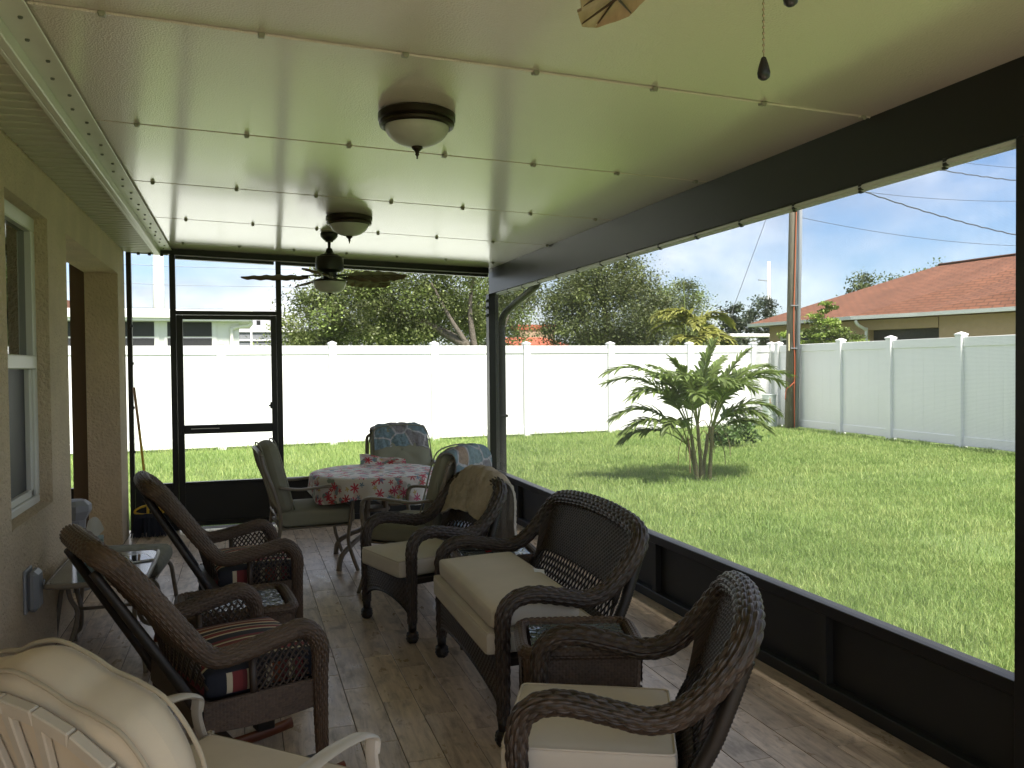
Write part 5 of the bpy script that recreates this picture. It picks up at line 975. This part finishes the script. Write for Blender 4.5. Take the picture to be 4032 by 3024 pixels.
M_patch = patch_material(); M_towel = mat('brown_plush', (.44, .365, .27), .97, var=.22, vscale=14, bump=1.0, bscale=110, bdist=.008); M_sherpa = mat('cream_sherpa', (.55, .50, .44), .97, var=.2, vscale=40, bump=.9, bscale=130, bdist=.008)
def drape(name, label, cat, m, m_in, prof, halfw, rootM, seed, skew=0.0, curve=None, thick=.012, uoff=0.0):
    """cloth folded over a chair back: prof = (x, z) points from the front hem over the top to the rear hem, in the chair's own axes"""
    P = np.array([(x, 0, z) for x, z in prof], float); Q, _ = resample(P, np.zeros(len(P)), 8); Q, tt, _, L2 = arclen(Q, .012); n1 = len(Q); nv = 46; v = np.linspace(-1, 1, nv); G = np.zeros((n1, nv, 3)); rg = np.random.default_rng(seed); ph = rg.uniform(0, 6, 6)
    for i in range(n1):
        s = i / (n1 - 1); y = v * halfw * (1 + .03 * math.sin(5 * s + ph[0])) + skew * (s - .5); dz = np.zeros(nv) if curve is None else curve(v)
        wob = .006 * np.sin(9 * v + ph[1] + 4 * s) * abs(s - .45) * 2 + .003 * np.sin(23 * v + ph[2] + 11 * s); G[i, :, 0] = Q[i, 0] + wob; G[i, :, 1] = y; G[i, :, 2] = Q[i, 2] + dz + .004 * np.sin(14 * v + ph[3] + 3 * s)
    du = np.gradient(G, axis=0); dv = np.gradient(G, axis=1); nn = np.cross(dv, du); nn /= np.linalg.norm(nn, axis=2)[..., None] + 1e-9
    if (nn[n1 // 2, nv // 2] @ np.array([0, 0, 1.0])) < 0: nn = -nn
    rough = rg.normal(0, .0028, (n1, nv, 1)); O = G + nn * (thick + rough); uv = np.stack([np.broadcast_to((tt + uoff)[:, None], (n1, nv)), np.broadcast_to((v * halfw + 1)[None], (n1, nv))], -1)
    mb = MB(); mb.grid(O, uv, mi=0); mb.grid(G[::-1], uv[::-1], mi=1)
    for E_, F_ in ((G[0], O[0]), (G[-1], O[-1]), (G[:, 0], O[:, 0]), (G[:, -1], O[:, -1])): mb.grid(np.stack([E_, F_], 0), np.full((2, len(E_), 2), .5), mi=1)
    o = mb.build(name, [m, m_in], None, smooth=True); o.matrix_world = rootM; tag(o, label, cat); return o
bpy.context.view_layer.update()
Mx = lambda o: Matrix.Translation(o.location) @ Matrix.Rotation(o.rotation_euler[2], 4, 'Z')
topc = [(-.165, .76), (-.178, .83), (-.205, .895), (-.245, .936), (-.29, .944), (-.335, .936), (-.358, .89), (-.358, .83), (-.35, .76)]
bow = lambda v: -.030 * np.abs(v) ** 3
drape('throw_blanket', 'fluffy grey blue patchwork throw folded over the chair behind the table', 'throw', M_patch, M_patch, topc, .235, Mx(d1), 3, curve=bow)
drape('throw_blanket', 'fluffy grey blue patchwork throw hanging down the rear of the right dining chair', 'throw', M_patch, M_patch, [(-.225, .915), (-.245, .936), (-.29, .945), (-.335, .936), (-.362, .89), (-.364, .82), (-.355, .68), (-.33, .5), (-.325, .30), (-.33, .22)], .25, Mx(d2), 4, curve=bow, uoff=.37)
am = [o for o in C.objects if o.name == 'wicker_armchair.001'][0]
bow2 = lambda v: -.060 * np.abs(v) ** 2.6
drape('towel', 'brown plush towel draped over the back of the far wicker armchair', 'towel', M_towel, M_sherpa, [(-.492, .605), (-.525, .675), (-.548, .74), (-.575, .805), (-.615, .842), (-.66, .832), (-.69, .78), (-.697, .70), (-.69, .58), (-.70, .46), (-.70, .36)], .225, Mx(am), 6, skew=.05, curve=bow2, thick=.014)

# ------------------------------------------------------------------ near cream metal chair
t = thing('patio_chair', 'cream metal patio chair with ivory cushions seen from behind, closest to us', 'patio chair', (.08, 2.33, 0), math.radians(46))
for s in (-1, 1):
    y = s * .30
    P, _ = resample(crv((.0, y, .485), (.005, y, .515), (-.012, y, .530), (-.06, y, .545), (-.16, y, .552), (-.34, y, .545), (-.64, y * .95, .56)), np.zeros(7), 6); MB().tube(P, .024, 8, flat=.34, up=(0, 1, 0)).build('arm', M_cream, t, smooth=True, auto=35)
    P, _ = resample(crv((.003, y, .52), (.0, y, .47), (.022, y, .40), (.065, y, .33), (.06, y, .20), (.03, y, .0)), np.zeros(6), 6); MB().tube(P, .020, 8, flat=.45, up=(0, 1, 0)).build('leg', M_cream, t, smooth=True, auto=35)
    P, _ = resample(crv((-.65, y * .95, .60), (-.585, y * .95, .40), (-.56, y * .95, .25), (-.62, y * .95, 0)), np.zeros(4), 6); MB().tube(P, .018, 8, flat=.6, up=(0, 1, 0)).build('rear_leg', M_cream, t, smooth=True, auto=35)
MB().bb(-.56, .02, -.28, .28, .322, .339).bar((.015, -.29, .345), (.015, .29, .345), .03, .03).bar((-.56, -.29, .345), (-.56, .29, .345), .03, .03).build('seat_frame', M_cream, t)
bu = np.array([-.29, 0, .957]); bu /= np.linalg.norm(bu); bn = np.array([bu[2], 0, -bu[0]]); BO = np.array([-.585, 0, .375])
pt = lambda y, s, o=0.0: BO + np.array([0, y * 1.1 + .035, 0]) + bu * s + bn * o
arch = [(-.285, .0), (-.285, .27), (-.275, .30), (-.235, .36), (-.16, .415), (-.08, .445), (0, .455), (.08, .445), (.16, .415), (.235, .36), (.275, .30), (.285, .27), (.285, .0)]
bf = MB()
for a, b in zip(arch[:-1], arch[1:]): bf.bar(pt(*a), pt(*b), .036, .022, up=bn, bev=.003)
bf.bar(pt(-.29, .0), pt(.29, .0), .03, .02, up=bn); bf.build('back_frame', M_cream, t)
for k, (y0, y1, s1) in enumerate(((-.02, -.21, .375), (-.01, -.085, .435), (0.0, .0, .45), (.01, .085, .435), (.02, .21, .375))):
    MB().bar(pt(y0 * 3, .01), pt(y1, s1), .026, .016, up=bn, bev=.003).build('back_slat', M_cream, t)
ol = [(-.27, .03), (-.295, .25), (-.288, .34), (-.25, .415), (-.19, .445), (-.13, .460), (-.08, .485), (0, .505), (.08, .485), (.13, .460), (.19, .445), (.25, .415), (.288, .34), (.295, .25), (.27, .03), (0, .0)]
bc = MB(); rim = pillow(bc, [(a_ * 1.1, b_) for a_, b_ in ol], .150, pt(0, 0, .085), (0, 1, 0), bu, bn, 14, 9); bo = bc.build('back_cushion', M_beige2, t, smooth=True)
for off in (-.052, .052): MB().tube(rim + bn * off, .0052, 6, closed=True).build('piping', M_pipe, bo, smooth=True)
sc = MB(); rcushion(sc, -.50, .03, -.275, .275, .340, .425, .032, .022, 14); so = sc.build('seat_cushion', M_beige2, t, smooth=True)
cr_ = [(.025, -.25), (.025, .25), (.0, .272), (-.46, .272), (-.49, .25), (-.49, -.25), (-.46, -.272), (.0, -.272)]; P, _ = resample(np.array([(x, y, .410) for x, y in cr_]), np.zeros(8), 6, True); MB().tube(P, .0055, 6, closed=True).build('piping', M_pipe, so, smooth=True)

# ------------------------------------------------------------------ glass side table, tissue box, tablet, ottoman, canister, broom, outlet
M_gtop = mat('frosted_table_glass', (0.115, 0.125, 0.105), 0.12, spec=0.8)
t = thing('glass_table', 'small glass topped metal side table against the stucco wall', 'side table', (-.665, 4.70, 0))
ring = [(-.215, -.26), (-.19, -.33), (-.10, -.345), (.10, -.345), (.19, -.33), (.215, -.26), (.215, .26), (.19, .32), (.10, .33), (-.10, .33), (-.19, .32), (-.215, .26)]
P, _ = resample(np.array([(x, y, .448) for x, y in ring]), np.zeros(12), 5, True); MB().tube(P, .013, 8, closed=True).build('rim', M_taupe, t, smooth=True)
MB().prism([(x * .985, y * .985) for x, y in ring], .452, .459).build('glass_top', M_gtop, t)
for s in (-1, 1):
    for q_ in (-1, 1):
        MB().tube(crv((s * .17, q_ * .10, .44), (s * .155, q_ * .085, .33), (s * .13, q_ * .05, .24), (s * .15, q_ * .15, .12), (s * .20, q_ * .30, .045), (s * .205, q_ * .32, .0)), .0115, 8, smoothpath=5).build('leg', M_taupe, t, smooth=True)
MB().tube([(-.14, 0, .25), (.14, 0, .25)], .009, 6).build('stretcher', M_taupe, t, smooth=True)
M_tis = mat('teal_print_card', (.20, .30, .30), .6, var=.35, vscale=30)
t = thing('tissue_box', 'teal patterned tissue box with a white tissue standing up on the glass table', 'tissue box', (-.755, 4.80, .4595), .12)
MB().bb(-.062, .062, -.062, .062, 0, .128, .003).build('carton', M_tis, t)
u = np.linspace(0, 1, 9); v = np.linspace(0, 1, 9); U, V_ = np.meshgrid(u, v, indexing='ij'); X = (-.035 + .07 * U) * (.6 + .9 * V_ * (1 - .5 * V_)) + .03 * V_; Yt = .012 * np.sin(7 * U + 3 * V_) * (.3 + V_); Z = .12 + .115 * V_ * (1 - .35 * (U - .35) ** 2 * 4)
MB().grid(np.stack([X, Yt, Z], -1)).grid(np.stack([X, Yt + .0012, Z], -1)[::-1]).build('tissue', mat('tissue_paper', (.78, .77, .72), .9, trans=.3), t, smooth=True)
t = thing('tablet', 'white framed tablet lying on the far corner of the glass table', 'tablet', (-.525, 4.80, .4595), .35)
MB().bb(-.055, .055, -.085, .085, .0, .008, .003).build('case', M_white, t); MB().bb(-.047, .047, -.074, .074, .008, .0088).build('display', mat('black_glass', (.02, .02, .025), .04, spec=1.0), t)
t = thing('ottoman', 'sage cushioned metal ottoman behind the glass side table', 'ottoman', (-.68, 5.27, 0), -.08)
sc = MB(); rcushion(sc, -.255, .255, -.24, .24, .305, .405, .045, .025, 12); sc.build('cushion', M_sageh, t, smooth=True)
for s in (-1, 1):
    MB().tube(crv((s * .20, -.25, .30), (s * .235, -.245, .275), (s * .25, -.24, .20), (s * .275, -.25, .0)), .0125, 8, smoothpath=5).build('leg', M_taupe, t, smooth=True); MB().tube(crv((s * .20, .23, .30), (s * .235, .23, .275), (s * .25, .23, .20), (s * .275, .24, .0)), .0125, 8, smoothpath=5).build('leg', M_taupe, t, smooth=True)
MB().tube([(-.2, -.25, .295), (.2, -.25, .295)], .011, 8).tube([(-.2, .23, .295), (.2, .23, .295)], .011, 8).bb(-.23, .23, -.24, .22, .292, .303).build('frame', M_taupe, t, smooth=True, auto=40)
M_gpl = mat('grey_plastic', (.27, .28, .31), .5)
t = thing('plastic_canister', 'grey plastic post canister with a wide faceted lid inside the lanai opening', 'canister', (-1.07, 6.2, 0), .3)
MB().lathe([(.10, 0), (.105, .02), (.065, .06), (.060, .28), (.075, .46)], n=10).build('body', M_gpl, t); MB().lathe([(.078, .462), (.082, .47), (.110, .52), (.110, .56), (.075, .59), (.02, .595)], n=8).build('lid', M_gpl, t)
t = thing('broom', 'yellow framed push broom with a wooden handle leaning by the screen jamb', 'broom', (-.79, 7.92, 0))
MB().tube([(.0, .03, .27), (-.070, .13, .92)], .0115, 9).build('handle', mat('yellow_paint', (.62, .40, .035), .45), t, smooth=True); MB().tube([(-.070, .13, .92), (-.112, .185, 1.29)], .0115, 9).build('handle', mat('bare_broom_wood', (.40, .23, .12), .6), t, smooth=True)
P, _ = resample(crv((-.105, 0, .218), (-.08, 0, .25), (0, .01, .272), (.08, 0, .25), (.125, 0, .212), (.06, -.005, .200), (0, -.006, .197), (-.06, -.005, .203)), np.zeros(8), 5, True); MB().tube(P, .0095, 7, closed=True).tube([(0, .02, .285), (0, 0, .195)], .012, 8).build('brace', MATS['yellow_paint'], t, smooth=True)
MB().tube([(.0, .032, .275), (.0, .026, .255)], .017, 10).build('collar', mat('green_plastic', (.02, .09, .05), .5), t, smooth=True)
bm_ = MB()
for k in range(260):
    x = random.uniform(-.115, .13); yv = random.uniform(-.022, .022); bm_.tube([(x * .85, yv * .6, .205), (x * 1.12 + random.uniform(-.01, .01), yv * 1.6, random.uniform(.0, .012))], .0022, 3, caps=False)
bm_.bb(-.10, .115, -.016, .016, .165, .205, .004); tag(bm_.build('bristles', mat('navy_bristle', (.010, .013, .028), .6), t), kind='stuff')
t = thing('outlet_box', 'grey weatherproof outlet cover on the stucco wall below the window', 'outlet', (-.959, 4.385, .44))
MB().bb(0, .012, -.068, .068, -.100, .100, .004).build('back_plate', M_gpl, t); MB().bb(.010, .060, -.062, .058, -.095, .092, .018).build('cover', mat('grey_cover', (.22, .23, .25), .35), t); MB().bb(.030, .064, .055, .072, -.015, .03, .003).build('hasp', M_gpl, t)

# ------------------------------------------------------------------ ceiling lights and fans
M_orb = mat('oil_rubbed_bronze', (.030, .020, .014), .38, metal=.6, var=.25, vscale=20); M_frost = mat('frosted_glass', (.62, .61, .56), .35, var=.05, vscale=25, trans=.25)
def clight(label, x, y):
    t = thing('ceiling_light', label, 'ceiling light', (x, y, zc(x)), 0, 'bronze rimmed ceiling lights')
    MB().lathe([(.02, 0), (.150, 0), (.157, -.006), (.157, -.030), (.149, -.036), (.153, -.044), (.150, -.054), (.138, -.060), (.132, -.056), (.128, -.040), (.02, -.036)], n=48).build('rim', M_orb, t, smooth=True, auto=35)
    MB().lathe([(.131, -.050)] + [(.131 * math.cos(a), -.050 - .085 * math.sin(a)) for a in np.linspace(.12, PI / 2 - .05, 12)], n=48).build('bowl', M_frost, t, smooth=True)
    MB().lathe([(.003, -.130), (.022, -.132), (.023, -.140), (.018, -.146), (.010, -.152), (.007, -.162), (.009, -.166), (.004, -.172), (.003, -.178), (.0045, -.181), (.001, -.184)], n=18).build('finial', M_orb, t, smooth=True)
clight('larger looking frosted bowl ceiling light with bronze rim, nearer to us', .695, 3.43); clight('frosted bowl ceiling light just before the far ceiling fan', .715, 5.88)
M_fblk = mat('fan_black', (.014, .012, .011), .35); M_blade = mat('leaf_blade_shaded', (.105, .062, .026), .5, var=.3, vscale=7, stretch=(2, 9, 1)); M_vein = mat('blade_vein', (.05, .028, .012), .5); M_blade_lit = mat('leaf_blade_lit', (.36, .26, .16), .5, var=.2, vscale=7, stretch=(2, 9, 1))  # one blade finish in two tones: far coloured as shaded, near as lit
def fan(label, x, y, rot, mb_, rz=0.0, zs=(-.565, -.615)):
    z0 = zc(x); t = thing('ceiling_fan', label, 'ceiling fan', (x, y, z0), rz, 'leaf bladed ceiling fans')
    MB().lathe([(.02, 0), (.062, 0), (.068, -.012), (.064, -.03), (.045, -.052), (.030, -.062), (.028, -.07), (.014, -.072)], n=28).build('canopy', M_fblk, t, smooth=True, auto=40)
    MB().tube([(0, 0, -.06), (0, 0, -.15)], .0115, 10).build('downrod', M_fblk, t, smooth=True)
    MB().lathe([(.012, -.115), (.022, -.12), (.030, -.15), (.045, -.162), (.072, -.17), (.076, -.178), (.100, -.185), (.106, -.20), (.108, -.26), (.105, -.285), (.090, -.298), (.055, -.305), (.052, -.345), (.06, -.352), (.06, -.365), (.02, -.366)], n=36).build('motor', M_fblk, t, smooth=True, auto=35)
    MB().lathe([(.06, -.358), (.128, -.362), (.131, -.370), (.124, -.376), (.06, -.374)], n=36).build('light_ring', M_fblk, t, smooth=True)
    MB().lathe([(.124, -.370), (.126, -.385), (.112, -.425), (.085, -.448), (.045, -.458), (.003, -.460)], n=36).build('bowl', M_frost, t, smooth=True); MB().lathe([(.003, -.458), (.022, -.459), (.020, -.466), (.008, -.470), (.006, -.482), (.001, -.486)], n=14).build('finial', M_fblk, t, smooth=True)
    # blade mesh: palm leaf outline with notches, cambered
    L0, L1 = .16, .65; u = np.linspace(0, 1, 34); half = .032 + .078 * np.sin(PI * np.clip(u * 1.02, 0, 1) ** .8) ** .75; half = half * (1 - .10 * ((u * 5.2) % 1.0) * (u > .1)); half[-3:] *= [.75, .45, .08]
    v = np.linspace(-1, 1, 9); G = np.zeros((34, 9, 3)); G[..., 0] = (L0 + (L1 - L0) * u)[:, None]; G[..., 1] = half[:, None] * v[None]; G[..., 2] = -.010 * (v[None] ** 2) - .012 * (u[:, None] ** 2) + .004 * np.sin(u * 5.2 * 2 * PI)[:, None] * np.abs(v)[None]
    ve = MB(); ve.tube([(L0, 0, -.0045), (L0 + .22, 0, -.007), (L1 - .01, 0, -.018)], [.0045, .0035, .0015], 5)
    for k in range(1, 6):
        for s in (-1, 1):
            a = k / 5.6; i = int(a * 33); x0_ = L0 + (L1 - L0) * (a - .14); ve.tube([(x0_, 0, -.006 - .012 * a * a), (L0 + (L1 - L0) * a, s * half[i] * .92, -.0165 - .012 * a * a)], [.003, .0015], 4)
    for k in range(5):
        a = math.radians(rot + 72 * k); R = Matrix.Rotation(a, 4, 'Z') @ Matrix.Rotation(math.radians(-16), 4, 'X')
        M_ = Matrix.Translation((0, 0, -.335)) @ R
        b_ = MB(); b_.grid(G.copy()); b_.grid((G - np.array([0, 0, .005]))[::-1].copy()); E_ = np.r_[G[:, 0], G[::-1, -1]]; b_.grid(np.stack([E_, E_ - np.array([0, 0, .005])], 0)); b_.xform(M_); bo = b_.build('blade', mb_, t, smooth=True)
        v2 = MB(); v2.v = [q_.copy() for q_ in ve.v]; v2.f = list(ve.f); v2.n = ve.n; v2.uv = list(ve.uv); v2.mi = list(ve.mi); v2.xform(M_).build('vein', M_vein, bo)
        MB().bar((.05, 0, .012), (.175, .0, .004), .022, .006, bev=.001).bar((.15, 0, .004), (.21, 0, .003), .045, .005, bev=.001).xform(M_).build('blade_iron', M_fblk, t)
    for (px, py, zl) in ((-.128, 0.0, zs[0]), (.014, -.005, zs[1])):
        cm = MB(); z_ = -.37 if px < -.1 else -.475; n_ = int((z_ - zl) * -1 / -.006) if False else int((z_ - zl) / .0075)
        for k in range(n_): cm.lathe([(.0003, -.0022), (.0018, -.0012), (.0018, .0012), (.0003, .0022)], (px, py, z_ - k * .0075), 5)
        cm.tube([(px, py, z_), (px, py, zl)], .0006, 4); pc_ = cm.build('pull_chain', mat('brass_chain', (.30, .24, .13), .35, metal=.7) if 'brass_chain' not in MATS else MATS['brass_chain'], t)
        MB().lathe([(.0012, .0), (.003, -.001), (.0065, -.012), (.0082, -.020), (.0075, -.026), (.004, -.029), (.001, -.030)], (px, py, zl), 14).build('pull_knob', M_black, pc_, smooth=True)
        MB().tube([(px, py, z_ - (z_ - zl) * .45), (px, py, z_ - (z_ - zl) * .45 - .012)], .0026, 8).build('connector', M_white, pc_)
    return t
fan('dark ceiling fan with brown leaf blades toned dark as in shade hanging before the far screen door', .655, 6.65, 36, M_blade)
fan('near ceiling fan of which only a tan leaf blade toned as lit and two pull knobs show', .63, .93, 16, M_blade_lit, math.radians(69.5), (-.606, -.640))
